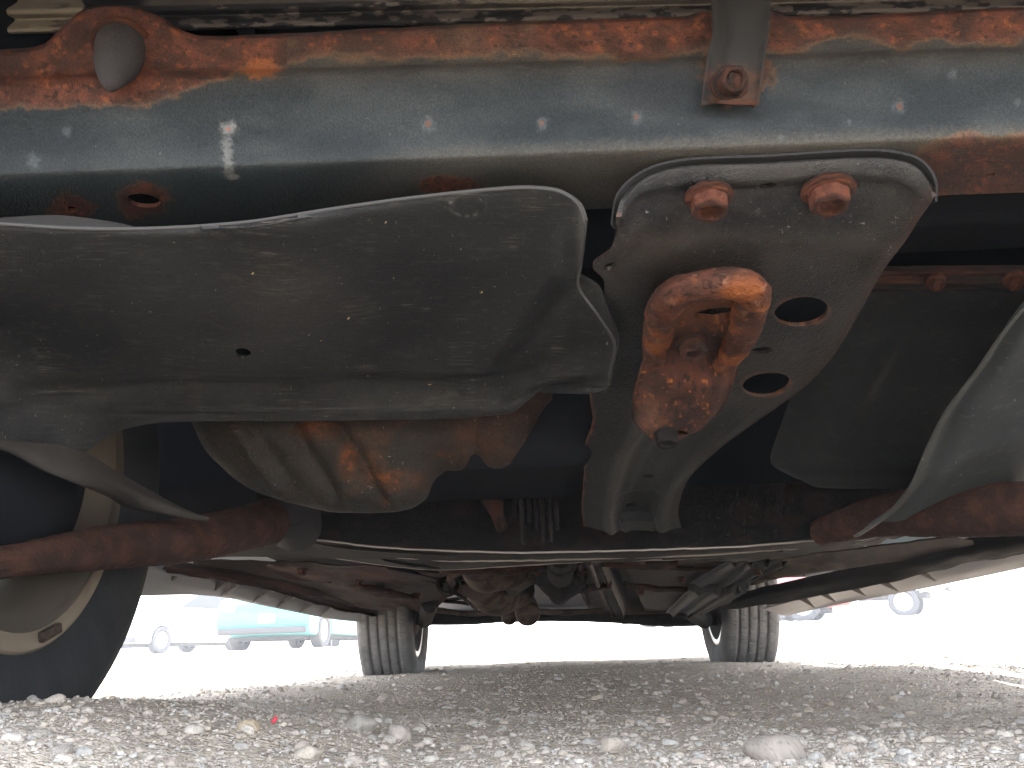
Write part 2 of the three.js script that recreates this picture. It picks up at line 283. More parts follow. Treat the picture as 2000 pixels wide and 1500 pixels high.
  for (let i = 0; i < 290; i++) { const m = mesh(i ? 'stone_' + String(i).padStart(3, '0') : 'stone', shapes[Math.floor(rnd() * 8)], mats[Math.floor(rnd() * 8)], ground); put(m, list[i]); }
  const rest = list.slice(290);
  const im = new THREE.InstancedMesh(shapes[6], std({ color: 0xffffff, map: stoneMap, roughness: 0.92 }), rest.length); im.name = 'pebbles'; im.userData.kind = 'stuff'; im.castShadow = im.receiveShadow = true;
  const C = new THREE.Color();
  rest.forEach((s, i) => { put(dummy, s); dummy.updateMatrix(); im.setMatrixAt(i, dummy.matrix); const t = tones[Math.floor(rnd() * 8)], b = rr(0.88, 1.15); im.setColorAt(i, C.setRGB(t[0] * b, t[1] * b, t[2] * b)); });
  ground.add(im);
  // rocks that lie loose on the gravel
  const rock = (name, px, py, D, s, shp, tone, label, sy = 1) => { const p = P(px, py, D); const m = mesh(name, shapes[shp], std({ color: new THREE.Color(...tone), map: stoneMap, roughness: 0.95 })); m.position.set(p.x, groundH(p.x, p.z) + s * 0.25 * sy, p.z); m.scale.set(s * 1.15, s * sy, s); m.rotation.y = px; setUserData(m, label, 'rock'); return m; };
  rock('rock', 1515, 1478, 0.72, 0.021, 0, [0.36, 0.31, 0.265], 'largest brown rock at the bottom edge of the gravel, right of centre', 1.0);
  rock('rock_001', 700, 1405, 0.98, 0.017, 1, [0.39, 0.355, 0.31], 'grey buff rock half sunk in gravel, left of two side by side', 1.05);
  rock('rock_002', 776, 1412, 0.95, 0.012, 2, [0.46, 0.40, 0.35], 'pale pinkish rock just right of a larger buff rock', 1.2);
  rock('rock_003', 1197, 1442, 0.85, 0.011, 3, [0.46, 0.395, 0.33], 'rounded tan rock standing up in the gravel below the tow hook', 1.25);
  rock('rock_004', 485, 1448, 0.82, 0.010, 4, [0.50, 0.40, 0.28], 'yellowish tan rock beside a tiny red scrap', 0.9);
  rock('rock_005', 600, 1475, 0.76, 0.011, 1, [0.50, 0.435, 0.355], 'cream rock at the bottom edge, left of centre', 1.0);
  const scrap = mesh('plastic_scrap', roughen(new RoundedBoxGeometry(0.006, 0.003, 0.004, 3, 0.0008), 0.003, 300), std({ color: new THREE.Color(0.5, 0.05, 0.07), roughness: 0.5 }));
  { const p = P(536, 1437, 0.86); scrap.position.set(p.x, groundH(p.x, p.z) + 0.009, p.z); scrap.rotation.set(0.5, 0.7, 0.5); } setUserData(scrap, 'tiny red plastic scrap lying among the pebbles', 'scrap');
}

// ---------------------------------------------------------------- the car seen from under its nose
const car = new THREE.Group(); car.name = 'parked_car'; scene.add(car);
setUserData(car, 'rusty silver car overhead, seen from beneath its nose on grey gravel', 'car');
const CX = 0.108;

// ---- front cross member
const bandRust = (x, y) => { // how rusty the cross member is
  const n = fbm(x / 70, y / 45, 4), n2 = fbm(x / 18 + 7, y / 14, 3);
  const flangeY = 118 - (x - 1000) * 0.028;
  const leftY = x < 560 ? lerp(205, 125, ss(250, 540, x)) : 0;
  let r = ss(14, -22, y - flangeY + 8 + (n - 0.5) * 70) * (x > 520 && x < 1050 ? 0.6 + 0.9 * (n - 0.4) : 1);
  r = Math.max(r, ss(16, -18, y - leftY + (n2 - 0.5) * 30));
  r = Math.max(r, ss(1, 0.55, Math.hypot((x - 280) / 62, (y - 390) / 42) + (n2 - 0.5) * 0.7), ss(1, 0.5, Math.hypot((x - 140) / 55, (y - 405) / 34) + (n2 - 0.5) * 0.7));
  r = Math.max(r, ss(1, 0.6, Math.hypot((x - 880) / 72, (y - 362) / 22) + (n2 - 0.5) * 0.6));
  r = Math.max(r, ss(-25, 25, y - 262 - (1990 - x) * 0.16 + (n - 0.5) * 60) * ss(1745, 1830, x));
  r = Math.max(r, ss(1.0, 0.6, Math.hypot((x - 1440) / 85, (y - 130) / 90) + (n2 - 0.5) * 0.6) * 0.6);
  return clamp(r);
};
{
  const X = [-220, 0, 80, 120, 165, 215, 262, 305, 350, 400, 700, 1000, 1340, 1372, 1500, 1545, 2000, 2220];
  const top = [112, 100, 93, 62, 27, 20, 22, 36, 62, 75, 62, 47, 36, 26, 26, 37, 18, 10];
  const bend = x => 318 - (x - 450) * 0.0385;
  const low = x => 452 - 0.040 * Math.max(0, x);
  const stepY = x => 125 - (x - 1000) * 0.03;
  const row = (f, D) => X.map((x, i) => [x, f(x, i), typeof D === 'function' ? D(x) : D]);
  const g = sheet({ byX: true, nu: 260, nv: 200, t: 0.003, lines: [
    row((x, i) => top[i] - 4, 0.566), row((x, i) => top[i], 0.552), row((x, i) => top[i] + 6, 0.5475), row((x, i) => lerp(top[i] + 6, stepY(x) - 12, 0.7), 0.5475), row(x => stepY(x) - 5, 0.5465), row(x => stepY(x) + 14, 0.5375),
    row(x => lerp(stepY(x) + 14, bend(x), 0.5), 0.5345), row(x => bend(x) - 10, 0.532), row(x => bend(x) + 12, 0.5355), row(x => lerp(bend(x) + 12, low(x), 0.35), 0.559), row(x => low(x) - 5, 0.61), row(x => low(x), 0.622), row(x => low(x) - 40, 0.627)],
    holes: [{ x: 281, y: 391, rx: 33, ry: 13, rot: 0.13 }, { x: 138, y: 407, rx: 14, ry: 6, rot: 0.15 }, { x: 1935, y: 340, rx: 10, ry: 5, rot: -0.3 }, { x: 880, y: 357, rx: 8, ry: 4 }],
    disp: (u, v, x, y) => 0.0035 * gau((x - 225) / 60, 1) * gau((y - 80) / 60, 1) + 0.0008 * (fbm(x / 90, y / 60, 3) - 0.5) + 0.0006 * bandRust(x, y) * (fbm(x / 9, y / 7, 2)) });
  const m = coat(g, 2048, 768, (x, y) => {
    const n = fbm(x / 130, y / 60, 5), f = fbm(x / 7, y / 6, 3), g2 = vn(x / 2.2, y / 2.2);
    let c = mix([28, 33, 36], [42, 46, 48], ss(0.3, 0.75, n)); c = mix(c, [70, 66, 59], 0.75 * ss(-30, 8, y - bend(x) + (f - 0.5) * 22) * ss(500, 1250, x + (n - 0.5) * 300));
    c = mix(c, [28, 37, 42], 0.75 * ss(0, 30, y - bend(x)) * ss(760, 500, x));  // bottom face: lit brownish right and darker left put into the colour
    c = mix(c, [66, 58, 50], 0.55 * gau((y - stepY(x) + 2) / 22, 1) * (0.4 + f));
    c = mix(c, [32, 34, 38], 0.55 * ss(1.05, 0.6, Math.hypot((x - 1270) / 90, (y - 165) / 62) + (f - 0.5) * 0.3));
    const R = bandRust(x, y); const rt = rustTone(fbm(x / 40, y / 30, 4), fbm(x / 16 + 3, y / 13, 3), fbm(x / 11, y / 9 + 8, 3));
    c = mix(c, [96, 70, 48], 0.6 * ss(0.05, 0.35, R) * (1 - ss(0.4, 0.7, R))); c = mix(c, rt, ss(0.12, 0.92, R));
    c = mix(c, [120, 66, 34], 0.8 * ss(1, 0.4, Math.hypot((x - 505) / 50, (y - 135) / 26) + (f - 0.5)));
    // chalky drips, chips and welds
    const drip = Math.max(ss(1, 0.35, Math.hypot((x - 447) / 22, (y - 252) / 20) + (f - 0.5) * 0.8), ss(15, 4, Math.abs(x - 444 - (y - 300) * 0.08) + (f - 0.5) * 18) * ss(255, 275, y) * ss(356, 342, y) * 0.75, ss(1, 0.5, Math.hypot((x - 455) / 17, (y - 346) / 8)));
    c = mix(c, [128, 126, 123], drip * 0.6); c = mix(c, [120, 70, 62], 0.9 * ss(1, 0.4, Math.hypot((x - 446) / 6, (y - 252) / 4)));
    for (const [wx, wy, ws] of [[836, 242, 1], [1058, 240, 0.8], [1243, 228, 0.8], [1757, 208, 1], [130, 257, 0.7], [65, 315, 1], [1525, 268, 0.5], [1860, 145, 0.7], [1658, 238, 0.4], [1988, 200, 0.5]]) {
      const d = Math.hypot((x - wx) / 18, (y - wy) / 22) / ws; c = mix(c, [72, 76, 80], 0.6 * ss(1, 0.3, d + (f - 0.5) * 0.9)); if (ws >= 0.8 && wx > 500) c = mix(c, [92, 60, 48], 0.7 * ss(0.45, 0.2, d)); }
    const sp = 0.6 * speck(x + 300, y, 0.16, 0.95) * ss(0.5, 0.3, R); c = mix(c, [120, 117, 108], sp);
    return [c[0] + (g2 - 0.5) * 18, c[1] + (g2 - 0.5) * 18, c[2] + (g2 - 0.5) * 18];
  }, { rough: 0.62, bump: pitTex, ru: 16, rv: 6, bs: 0.00025 });
  mesh('cross_member', g, m, car, 'grey painted front cross member with rusty upper flange');
}
const crossMember = car.children[car.children.length - 1];
{ // rubber stop in the rusty socket
  const base = P(238, 88, 0.548), axis = P(220, 158, 0.512).sub(base);
  const L = axis.length();
  const pts = [[0, -0.004], [0.0165, -0.004], [0.0172, 0.002], [0.0168, L * 0.28], [0.0140, L * 0.6], [0.0092, L * 0.92], [0.0050, L * 1.12], [0, L * 1.16]].map(p => new THREE.Vector2(...p));
  const c = new THREE.SplineCurve(pts.slice(2)).getPoints(24); const g = new THREE.LatheGeometry([pts[0], pts[1], ...c], 40);
  { const p = g.attributes.position; for (let i = 0; i < p.count; i++) { const y = p.getY(i); if (y > L * 0.6 && p.getX(i) * 0.6 + p.getZ(i) > 0.002) { p.setX(i, p.getX(i) * (1 - 0.25 * ss(L * 0.6, L, y))); } } }
  roughen(g, 0.0012, 90); orient(g, axis, base); mesh('rubber_stop', g, M.rubber, car, 'grey rubber stop plugged into the rusty flange');
  const ring = new THREE.TorusGeometry(0.0182, 0.0028, 12, 40); ring.rotateX(Math.PI / 2); orient(roughen(ring, 0.001, 200), axis, base.clone().addScaledVector(axis, 0.02)); mesh('socket_ring', ring, M.rust, crossMember);
}
{ // bumper beam behind and above the cross member
  const X = [-300, 200, 700, 1200, 1700, 2300], r = (y, D) => X.map(x => [x, y - (x - 700) * 0.022, D]);
  const g = sheet({ byX: true, nu: 160, nv: 50, t: 0.004, lines: [r(-110, 0.68), r(-40, 0.645), r(-12, 0.64), r(2, 0.628), r(14, 0.63), r(24, 0.64), r(40, 0.632), r(52, 0.64), r(50, 0.69)] });
  const m = coat(g, 1536, 256, (x, y) => { const yy = y + (x - 700) * 0.022, n = fbm(x / 60, yy / 10, 5), n2 = fbm(x / 24, yy / 9, 4); let c = [22, 22, 24];
    const chip = ss(0.52, 0.6, n2 + 0.18 * gau((yy - 37) / 9, 1) - 0.14 + 0.1 * ss(600, 1000, x)); c = mix(c, [100, 93, 87], chip * 0.8);
    c = mix(c, mix([132, 124, 108], [88, 81, 74], ss(0.5, 0.65, n)), ss(0.45, 0.55, n2 * 0.35 + 0.7 * ss(200, 130, x)) );
    c = mix(c, [100, 94, 84], 0.9 * ss(30, 22, yy) * ss(700, 1000, x + (n - 0.5) * 500)); c = mix(c, [100, 94, 84], 0.9 * ss(6, 0, yy) * ss(260, 300, x)); return c; }, { rough: 0.6, ru: 8, rv: 2 });
  mesh('bumper_beam', g, m, car, 'black bumper beam with chipped beige paint');
}
{ // hanger strap with a rusty bolt
  const g = sheet({ nu: 40, nv: 60, t: 0.003, lines: [[[1388, -90, 0.53], [1440, -90, 0.525], [1502, -90, 0.53]], [[1391, 20, 0.528], [1445, 20, 0.523], [1500, 20, 0.526]], [[1393, 70, 0.527], [1445, 70, 0.522], [1496, 70, 0.524]], [[1383, 105, 0.524], [1440, 105, 0.521], [1490, 105, 0.521]], [[1376, 150, 0.5225], [1430, 152, 0.5205], [1484, 155, 0.5205]], [[1370, 190, 0.5215], [1420, 195, 0.521], [1478, 198, 0.521]], [[1370, 196, 0.522], [1420, 203, 0.5215], [1476, 205, 0.5215]]],
    disp: (u, v) => 0.0035 * ss(0.12, 0.02, u) + 0.0025 * ss(0.93, 1, u) - 0.0015 * gau((u - 0.25) / 0.06, 1) });
  const m = coat(g, 512, 768, (x, y) => { const n = fbm(x / 30, y / 40, 4), f = fbm(x / 9, y / 9, 3); let c = mix([28, 28, 29], [42, 41, 40], n); c = mix(c, [84, 56, 42], 0.75 * ss(1.2, 0.5, Math.hypot((x - 1430) / 60, (y - 165) / 45) + (f - 0.5))); return mix(c, [84, 50, 36], 0.9 * ss(192, 202, y + (f - 0.5) * 14)); }, { rough: 0.6, ru: 2, rv: 4 });
  const s = mesh('hanger_strap', g, m, car);
  mesh('bolt', boltGeo(P(1424, 166, 0.521), new THREE.Vector3(0.05, -0.35, 1), 0.0125, 0.0088, 0.012, true), M.rustDark, s, 'rusty bolt through the strap end');
}
// ---- plastic splash shield
{
  const lines = [
    [[-260, 425, 0.533], [0, 438, 0.533], [150, 447, 0.534], [300, 447, 0.536], [480, 435, 0.539], [650, 409, 0.541], [800, 388, 0.543], [950, 372, 0.546], [1040, 368, 0.548], [1095, 376, 0.55], [1130, 400, 0.556], [1141, 432, 0.564]],
    [[-260, 445, 0.545], [0, 462, 0.545], [300, 470, 0.548], [600, 445, 0.553], [900, 405, 0.56], [1040, 400, 0.565], [1110, 425, 0.575], [1139, 470, 0.59]],
    [[-260, 530, 0.61], [300, 545, 0.63], [700, 525, 0.635], [1000, 500, 0.64], [1134, 520, 0.645]],
    [[-260, 620, 0.71], [300, 625, 0.73], [700, 615, 0.735], [1000, 595, 0.73], [1131, 562, 0.675]],
    [[-260, 690, 0.70], [300, 690, 0.82], [700, 690, 0.825], [1000, 665, 0.80], [1110, 625, 0.72], [1165, 612, 0.695]],
    [[-260, 735, 0.72], [0, 738, 0.78], [300, 735, 0.88], [700, 735, 0.885], [960, 725, 0.875], [1110, 690, 0.79], [1200, 670, 0.745]],
    [[-260, 770, 0.73], [0, 768, 0.79], [100, 765, 0.84], [300, 760, 0.92], [700, 757, 0.925], [960, 745, 0.92], [1110, 722, 0.84], [1194, 715, 0.795]],
    [[-260, 805, 0.735], [0, 795, 0.80], [140, 795, 0.86], [300, 783, 0.95], [700, 783, 0.955], [960, 770, 0.945], [1090, 748, 0.88], [1190, 740, 0.825]],
    [[-260, 840, 0.74], [0, 832, 0.805], [150, 830, 0.87], [300, 803, 0.965], [700, 803, 0.965], [960, 785, 0.955], [1070, 758, 0.915], [1186, 752, 0.84]],
    [[-260, 862, 0.745], [0, 860, 0.81], [110, 868, 0.86], [163, 880, 0.885], [220, 846, 0.92], [300, 827, 0.975], [700, 820, 0.975], [960, 806, 0.965], [1050, 766, 0.93], [1120, 763, 0.875], [1184, 764, 0.85]],
    [[-260, 866, 0.76], [0, 864, 0.825], [110, 872, 0.875], [166, 880, 0.90], [222, 845, 0.935], [300, 825, 0.993], [700, 818, 0.993], [960, 803, 0.985], [1050, 763, 0.945], [1120, 760, 0.89], [1184, 761, 0.865]],
  ];
  const g = sheet({ lines, nu: 260, nv: 150, t: 0.0025, holes: [{ x: 476, y: 679, rx: 16, ry: 11.5 }],
    disp: (u, v, x, y) => {
      let d = 0.006 * gau((y - 748 + (x - 700) * 0.012) / 6, 1) * -1 * ss(60, 400, x) * ss(1060, 950, x);
      d += 0.010 * ss(1120, 1000, y) * 0;
      d += 0.012 * gau((x - 560) / 110, 1) * gau((y - 590) / 90, 1) + 0.005 * gau((y - 775) / 18, 1) - 0.004 * gau((y - 760) / 8, 1) * ss(0, 300, x);
      d -= 0.022 * ss(-30, 30, x - 1078 + (y - 560) * 0.62) * ss(520, 600, y) * ss(775, 690, y) * ss(1180, 1120, x - (y - 560) * 0.4);
      d -= 0.004 * gau((y - 737) / 5, 1) * ss(80, 300, x) * ss(1000, 900, x); d += 0.005 * gau((y - 795) / 9, 1) * ss(200, 350, x);
      d += 0.004 * gau((x - 1105) / 14, 1) * ss(430, 470, y) * ss(600, 560, y);
      d += 0.0015 * (fbm(x / 130, y / 90, 3) - 0.5);
      d += 0.0012 * gau(Math.hypot((x - 915) / 1.6, y - 395) - 22, 3) ;
      return d; } });
  const m = coat(g, 1536, 1024, (x, y, u, v) => { const n = fbm(x / 160, y / 110, 5), f = fbm(x / 22, y / 5, 3), g2 = vn(x / 2.1, y / 2.1); let c = mix([22, 23, 25], [34, 35, 36], ss(0.3, 0.7, n));
    c = mix(c, [64, 61, 58], 0.45 * ss(0.56, 0.82, f)); c = mix(c, [72, 67, 63], 0.4 * gau(Math.hypot((x - 570) / 110, (y - 570) / 90), 0.7)); c = mix(c, [76, 74, 71], 0.35 * gau((y - 780) / 40, 1) * fbm(x / 30, y / 20, 3) * 1.6);  // light spot and paler rib band: soft shading painted into the plastic
    c = mix(c, [92, 92, 90], 0.5 * ss(0.012, 0.0, v)); c = mix(c, [80, 77, 72], 0.6 * ss(1120, 1138, x) * ss(640, 560, y));
    const rg = Math.hypot((x - 912) / 1.55, y - 398); c = mix(c, [130, 128, 124], 0.5 * gau(rg - 21, 2.2) * ss(0.35, 0.6, vn(x / 8, y / 8)));
    c = mix(c, [30, 30, 31], 0.7 * ss(1, 0.8, Math.hypot((x - 1152) / 26, (y - 743) / 11)));
    const sp = speck(x, y + 77, 0.19, 0.94); c = mix(c, [150, 140, 120], sp * 0.9);
    const sc = Math.pow(fbm(x / 40 + 9, y / 1.6, 2), 6) * 3 * ss(0.5, 0.7, fbm(x / 90, y / 60 + 30, 3)); c = mix(c, [80, 75, 70], clamp(sc));
    const q = (g2 - 0.5) * 12; return [c[0] + q, c[1] + q, c[2] + q]; }, { rough: 0.72, ru: 9, rv: 6, bs: 0.0005 });
  const shield = mesh('splash_shield', g, m, car, 'large dark plastic splash shield below the cross member');
  { const e = [...lines[0].slice(1), [1140, 470, 0.592], [1134, 520, 0.645], [1131, 562, 0.675], [1165, 612, 0.695], [1200, 670, 0.745], [1194, 715, 0.795], [1190, 738, 0.822]].map(([x, y, D]) => P(x, y + (x < 1100 ? -1 : 0), D)); e.unshift(P(-260, 425, 0.533));
    mesh('shield_rim', tube(e, [0.0013], 240, 10), std({ color: new THREE.Color(0.045, 0.045, 0.046), roughness: 0.7 }), shield); }
  // pale inner lip of the shield at the far left
  const lip = sheet({ nu: 60, nv: 8, t: 0.002, lines: [[[-200, 440, 0.545], [20, 424, 0.556], [110, 420, 0.558], [200, 430, 0.557], [260, 442, 0.556], [300, 458, 0.556]], [[-200, 452, 0.54], [20, 446, 0.54], [110, 450, 0.541], [200, 454, 0.542], [260, 456, 0.543], [300, 462, 0.545]]] });
  mesh('shield_lip', lip, std({ color: new THREE.Color(0.035, 0.034, 0.033), roughness: 0.7, bumpMap: rep(grainTex, 4, 1), bumpScale: 0.0005 }), shield);
  // the arm of the shield that runs round the wheel opening
  const flap = sheet({ nu: 90, nv: 40, t: 0.0025, lines: [
    [[-260, 852, 0.745], [-60, 848, 0.79], [60, 856, 0.84], [120, 866, 0.865], [166, 882, 0.89], [230, 922, 0.95], [300, 962, 1.03], [360, 994, 1.06], [408, 1012, 1.085]],
    [[-260, 862, 0.74], [-60, 855, 0.785], [40, 872, 0.83], [100, 898, 0.855], [160, 918, 0.885], [220, 945, 0.94], [290, 977, 1.015], [350, 1000, 1.05], [405, 1015, 1.08]],
    [[-260, 875, 0.745], [-60, 862, 0.79], [20, 882, 0.825], [80, 915, 0.85], [140, 938, 0.875], [205, 958, 0.93], [250, 984, 1.0], [330, 1004, 1.04], [402, 1017, 1.08]],
    [[-260, 882, 0.76], [-60, 866, 0.81], [20, 887, 0.845], [80, 918, 0.87], [140, 942, 0.895], [205, 968, 0.95], [250, 992, 1.03], [330, 1007, 1.06], [400, 1019, 1.09]]],
    disp: (u, v, x, y) => 0.004 * gau((v - 0.35) / 0.18, 1) });
  const fm = coat(flap, 512, 256, (x, y, u, v) => { const n = fbm(x / 60, y / 60, 4); let c = mix([42, 40, 39], [64, 60, 55], n); return mix(c, [84, 78, 72], 0.4 * ss(0.06, 0, v)); }, { rough: 0.6, ru: 5, rv: 2 });
  mesh('shield_arm', flap, fm, car, 'curved arm of the shield sweeping round the wheel opening');
  // dry bits stuck to the plastic
  const chip = std({ color: new THREE.Color(0.48, 0.34, 0.16), roughness: 0.8 });
  for (const [x, y, D, r, bend] of [[677, 624, 0.738, 0.0022, 0.3], [622, 664, 0.785, 0.0022, 1.7], [939, 573, 0.70, 0.0016, 0.1], [491, 536, 0.62, 0.0015, 0.4], [752, 436, 0.556, 0.0012, 0.1], [836, 752, 0.915, 0.0016, 1.2], [716, 735, 0.88, 0.0014, 1]]) {
    const q = P(x, y, D - 0.012); const pts = []; for (let k = 0; k <= 6; k++) { const a = k / 6 * (bend + 0.4); pts.push(new THREE.Vector3(q.x + r * 1.6 * Math.sin(a * 1.2), q.y + r * 0.6 * Math.cos(a * 1.3), q.z + r * 2.6 * (k / 6 - 0.5) * Math.cos(a * 0.5))); }
    mesh('leaf_bit', roughen(tube(pts, [r * 0.25, r * 0.5, r * 0.3], 10, 8, 0.6), r * 0.3, 500), chip, shield); }
}
// ---- towing plate, its bolts and the hook
{
  const lines = [
    [[1213, 425, 0.555], [1222, 390, 0.55], [1255, 352, 0.546], [1310, 331, 0.544], [1500, 320, 0.543], [1735, 311, 0.542], [1790, 327, 0.544], [1816, 362, 0.55], [1820, 385, 0.555]],
    [[1212, 432, 0.558], [1232, 398, 0.556], [1290, 372, 0.554], [1500, 358, 0.553], [1720, 350, 0.552], [1780, 372, 0.557], [1816, 400, 0.562]],
    [[1205, 458, 0.58], [1350, 430, 0.578], [1500, 425, 0.578], [1650, 420, 0.578], [1798, 425, 0.582]],
    [[1194, 492, 0.605], [1340, 482, 0.608], [1480, 478, 0.608], [1620, 474, 0.608], [1768, 472, 0.612]],
    [[1158, 521, 0.635], [1210, 524, 0.637], [1480, 518, 0.642], [1620, 515, 0.643], [1741, 512, 0.645]],
    [[1180, 552, 0.667], [1300, 558, 0.68], [1460, 560, 0.682], [1600, 560, 0.682], [1713, 560, 0.685]],
    [[1180, 620, 0.74], [1290, 625, 0.745], [1440, 628, 0.748], [1580, 625, 0.748], [1680, 622, 0.75]],
    [[1181, 700, 0.83], [1280, 702, 0.835], [1420, 705, 0.84], [1540, 703, 0.838], [1632, 700, 0.835]],
    [[1152, 762, 0.90], [1260, 768, 0.91], [1380, 770, 0.915], [1490, 768, 0.91], [1573, 764, 0.905]],
    [[1158, 832, 1.0], [1240, 838, 1.01], [1330, 840, 1.015], [1410, 840, 1.01], [1468, 838, 1.0]],
    [[1143, 880, 1.075], [1210, 886, 1.085], [1280, 888, 1.09], [1350, 886, 1.085], [1408, 882, 1.075]],
    [[1140, 945, 1.18], [1190, 952, 1.19], [1245, 955, 1.195], [1300, 950, 1.19], [1345, 940, 1.18]],
    [[1136, 1000, 1.27], [1185, 1006, 1.28], [1235, 1010, 1.285], [1285, 1006, 1.28], [1325, 995, 1.27]],
    [[1140, 1034, 1.335], [1187, 1037, 1.34], [1235, 1037, 1.345], [1285, 1037, 1.34], [1330, 1030, 1.335]]];
  const relief = (u, v, x, y) => {
    let d = 0;
    d -= 0.0035 * ss(0.06, 0.10, v) * ss(0.03, 0.1, u) * ss(0.97, 0.9, u) * ss(0.45, 0.3, v); d -= 0.003 * ss(0.085, 0.105, v) * ss(0.17, 0.23, u) * ss(0.86, 0.74, u) * ss(0.25, 0.17, v);      // pressed pan below the rolled edge
    d -= 0.005 * ss(0.86, 1.0, u) * ss(0.2, 0.45, v) * ss(0.95, 0.75, v);                            // right flank folds up
    d += 0.0065 * gau((u - 0.28) / 0.035, 1) * ss(0.5, 0.66, v);                                       // long rib
    d -= 0.005 * ss(0.22, 0.0, u) * ss(0.3, 0.6, v);
    d -= 0.004 * ss(0.40, 0.5, u) * ss(0.8, 0.68, u) * ss(0.60, 0.75, v);
    d += 0.004 * gau((u - 0.80) / 0.06, 1) * ss(0.72, 0.86, v);
    d -= 0.008 * ss(0.858, 0.868, v) * ss(0.35, 0.42, u) * ss(0.78, 0.70, u);                          // steps at the foot
    d += 0.011 * ss(0.93, 0.94, v) * ss(0.36, 0.43, u) * ss(0.76, 0.70, u);
    d += 0.0006 * (fbm(x / 60, y / 50, 3) - 0.5);
    if (u < 0.02 && v > 0.5) d += 0.004 * (vn(v * 60, 3) - 0.5);
    return d;
  };
  const g = sheet({ lines, nu: 170, nv: 240, t: 0.0035, disp: relief, holes: [
    { x: 1565, y: 609, rx: 53, ry: 27, rot: -0.13 }, { x: 1497, y: 751, rx: 47, ry: 23, rot: -0.13 }, { x: 1487, y: 685, rx: 24, ry: 6.5, rot: -0.1 }, { x: 1500, y: 369, rx: 19, ry: 9, rot: -0.12 }, { x: 1191, y: 523, rx: 13, ry: 7, rot: -0.05 }, { x: 1268, y: 936, rx: 15, ry: 3.5 }, { x: 1233, y: 1001, rx: 14, ry: 3 }, { x: 1396, y: 582, rx: 46, ry: 18, rot: -0.08 }] });
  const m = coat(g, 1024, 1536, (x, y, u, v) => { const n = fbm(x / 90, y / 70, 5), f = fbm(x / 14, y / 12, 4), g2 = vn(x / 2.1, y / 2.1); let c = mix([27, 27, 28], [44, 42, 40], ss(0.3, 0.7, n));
    c = mix(c, [64, 59, 54], 0.55 * ss(440, 480, y) * ss(620, 500, y) * (0.5 + n)); c = mix(c, [72, 70, 68], 0.45 * ss(0.58, 0.8, f) * ss(700, 400, y));
    c = mix(c, [84, 85, 85], 0.3 * ss(0.05, 0.01, v)); 
    const e = u < 0.04 ? ss(0.014 + 0.02 * fbm(v * 40, 1, 3), 0, u) * ss(0.52, 0.6, v) : 0; c = mix(c, [104, 54, 34], e);
    c = mix(c, [22, 19, 18], 0.6 * ss(0.86, 0.89, u) * ss(0.24, 0.32, v)); c = mix(c, [70, 42, 30], 0.5 * ss(0.94, 1, u) * fbm(x / 20, y / 20, 3) * 1.6);  // right flank darkened: shade beyond the fold put into the colour; rust at edge
    for (const [hx, hy, hr] of [[1565, 609, 55], [1497, 751, 49]]) { const d = Math.hypot(x - hx, (y - hy) * 1.95) / hr; c = mix(c, [108, 70, 50], 0.7 * ss(1.12, 1.02, d) * f * 1.6); }
    c = mix(c, [172, 168, 160], 0.9 * speck(x + 50, y + 800, 0.2, 0.90) * ss(360, 420, y) * ss(620, 480, y)); c = mix(c, [150, 148, 142], 0.8 * speck(x, y, 0.2, 0.95));
    c = mix(c, [80, 74, 68], 0.6 * gau((u - 0.30) / 0.05, 1) * ss(0.55, 0.7, v));  // long rib painted paler: its highlight is put into the colour
    const q = (g2 - 0.5) * 12; return [c[0] + q, c[1] + q, c[2] + q]; }, { rough: 0.42, metal: 0.1, spec: 0.6, bump: pitTex, ru: 4, rv: 6, bs: 0.0006 });
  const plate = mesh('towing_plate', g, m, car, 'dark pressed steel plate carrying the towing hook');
  // second layer, just above the first
  const back = sheet({ nu: 80, nv: 20, t: 0.0018, lines: [
    [[1195, 440, 0.568], [1208, 380, 0.548], [1250, 340, 0.543], [1310, 318, 0.541], [1500, 306, 0.540], [1735, 297, 0.539], [1800, 316, 0.541], [1826, 355, 0.547], [1826, 395, 0.56]],
    [[1205, 450, 0.575], [1222, 395, 0.56], [1260, 356, 0.555], [1320, 334, 0.553], [1500, 322, 0.552], [1730, 314, 0.551], [1785, 332, 0.553], [1812, 365, 0.559], [1815, 400, 0.57]],
    [[1240, 460, 0.60], [1260, 420, 0.595], [1300, 395, 0.592], [1350, 380, 0.59], [1500, 372, 0.59], [1700, 366, 0.59], [1740, 380, 0.592], [1765, 400, 0.595], [1775, 420, 0.60]]] });
  mesh('backing_plate', back, std({ color: new THREE.Color(0.018, 0.018, 0.019), roughness: 0.8, bumpMap: rep(grainTex, 4, 2), bumpScale: 0.0006 }), car);
  const down = new THREE.Vector3(-0.03, -1, 0.16);
  mesh('bolt', boltGeo(P(1384, 381, 0.561), down, 0.0165, 0.0122, 0.012), M.rust, plate, 'left rusty hexagon bolt at the top of the towing plate');
  mesh('bolt', boltGeo(P(1617, 369, 0.558), down, 0.018, 0.0128, 0.0125), M.rust, plate, 'right rusty hexagon bolt at the top of the towing plate');

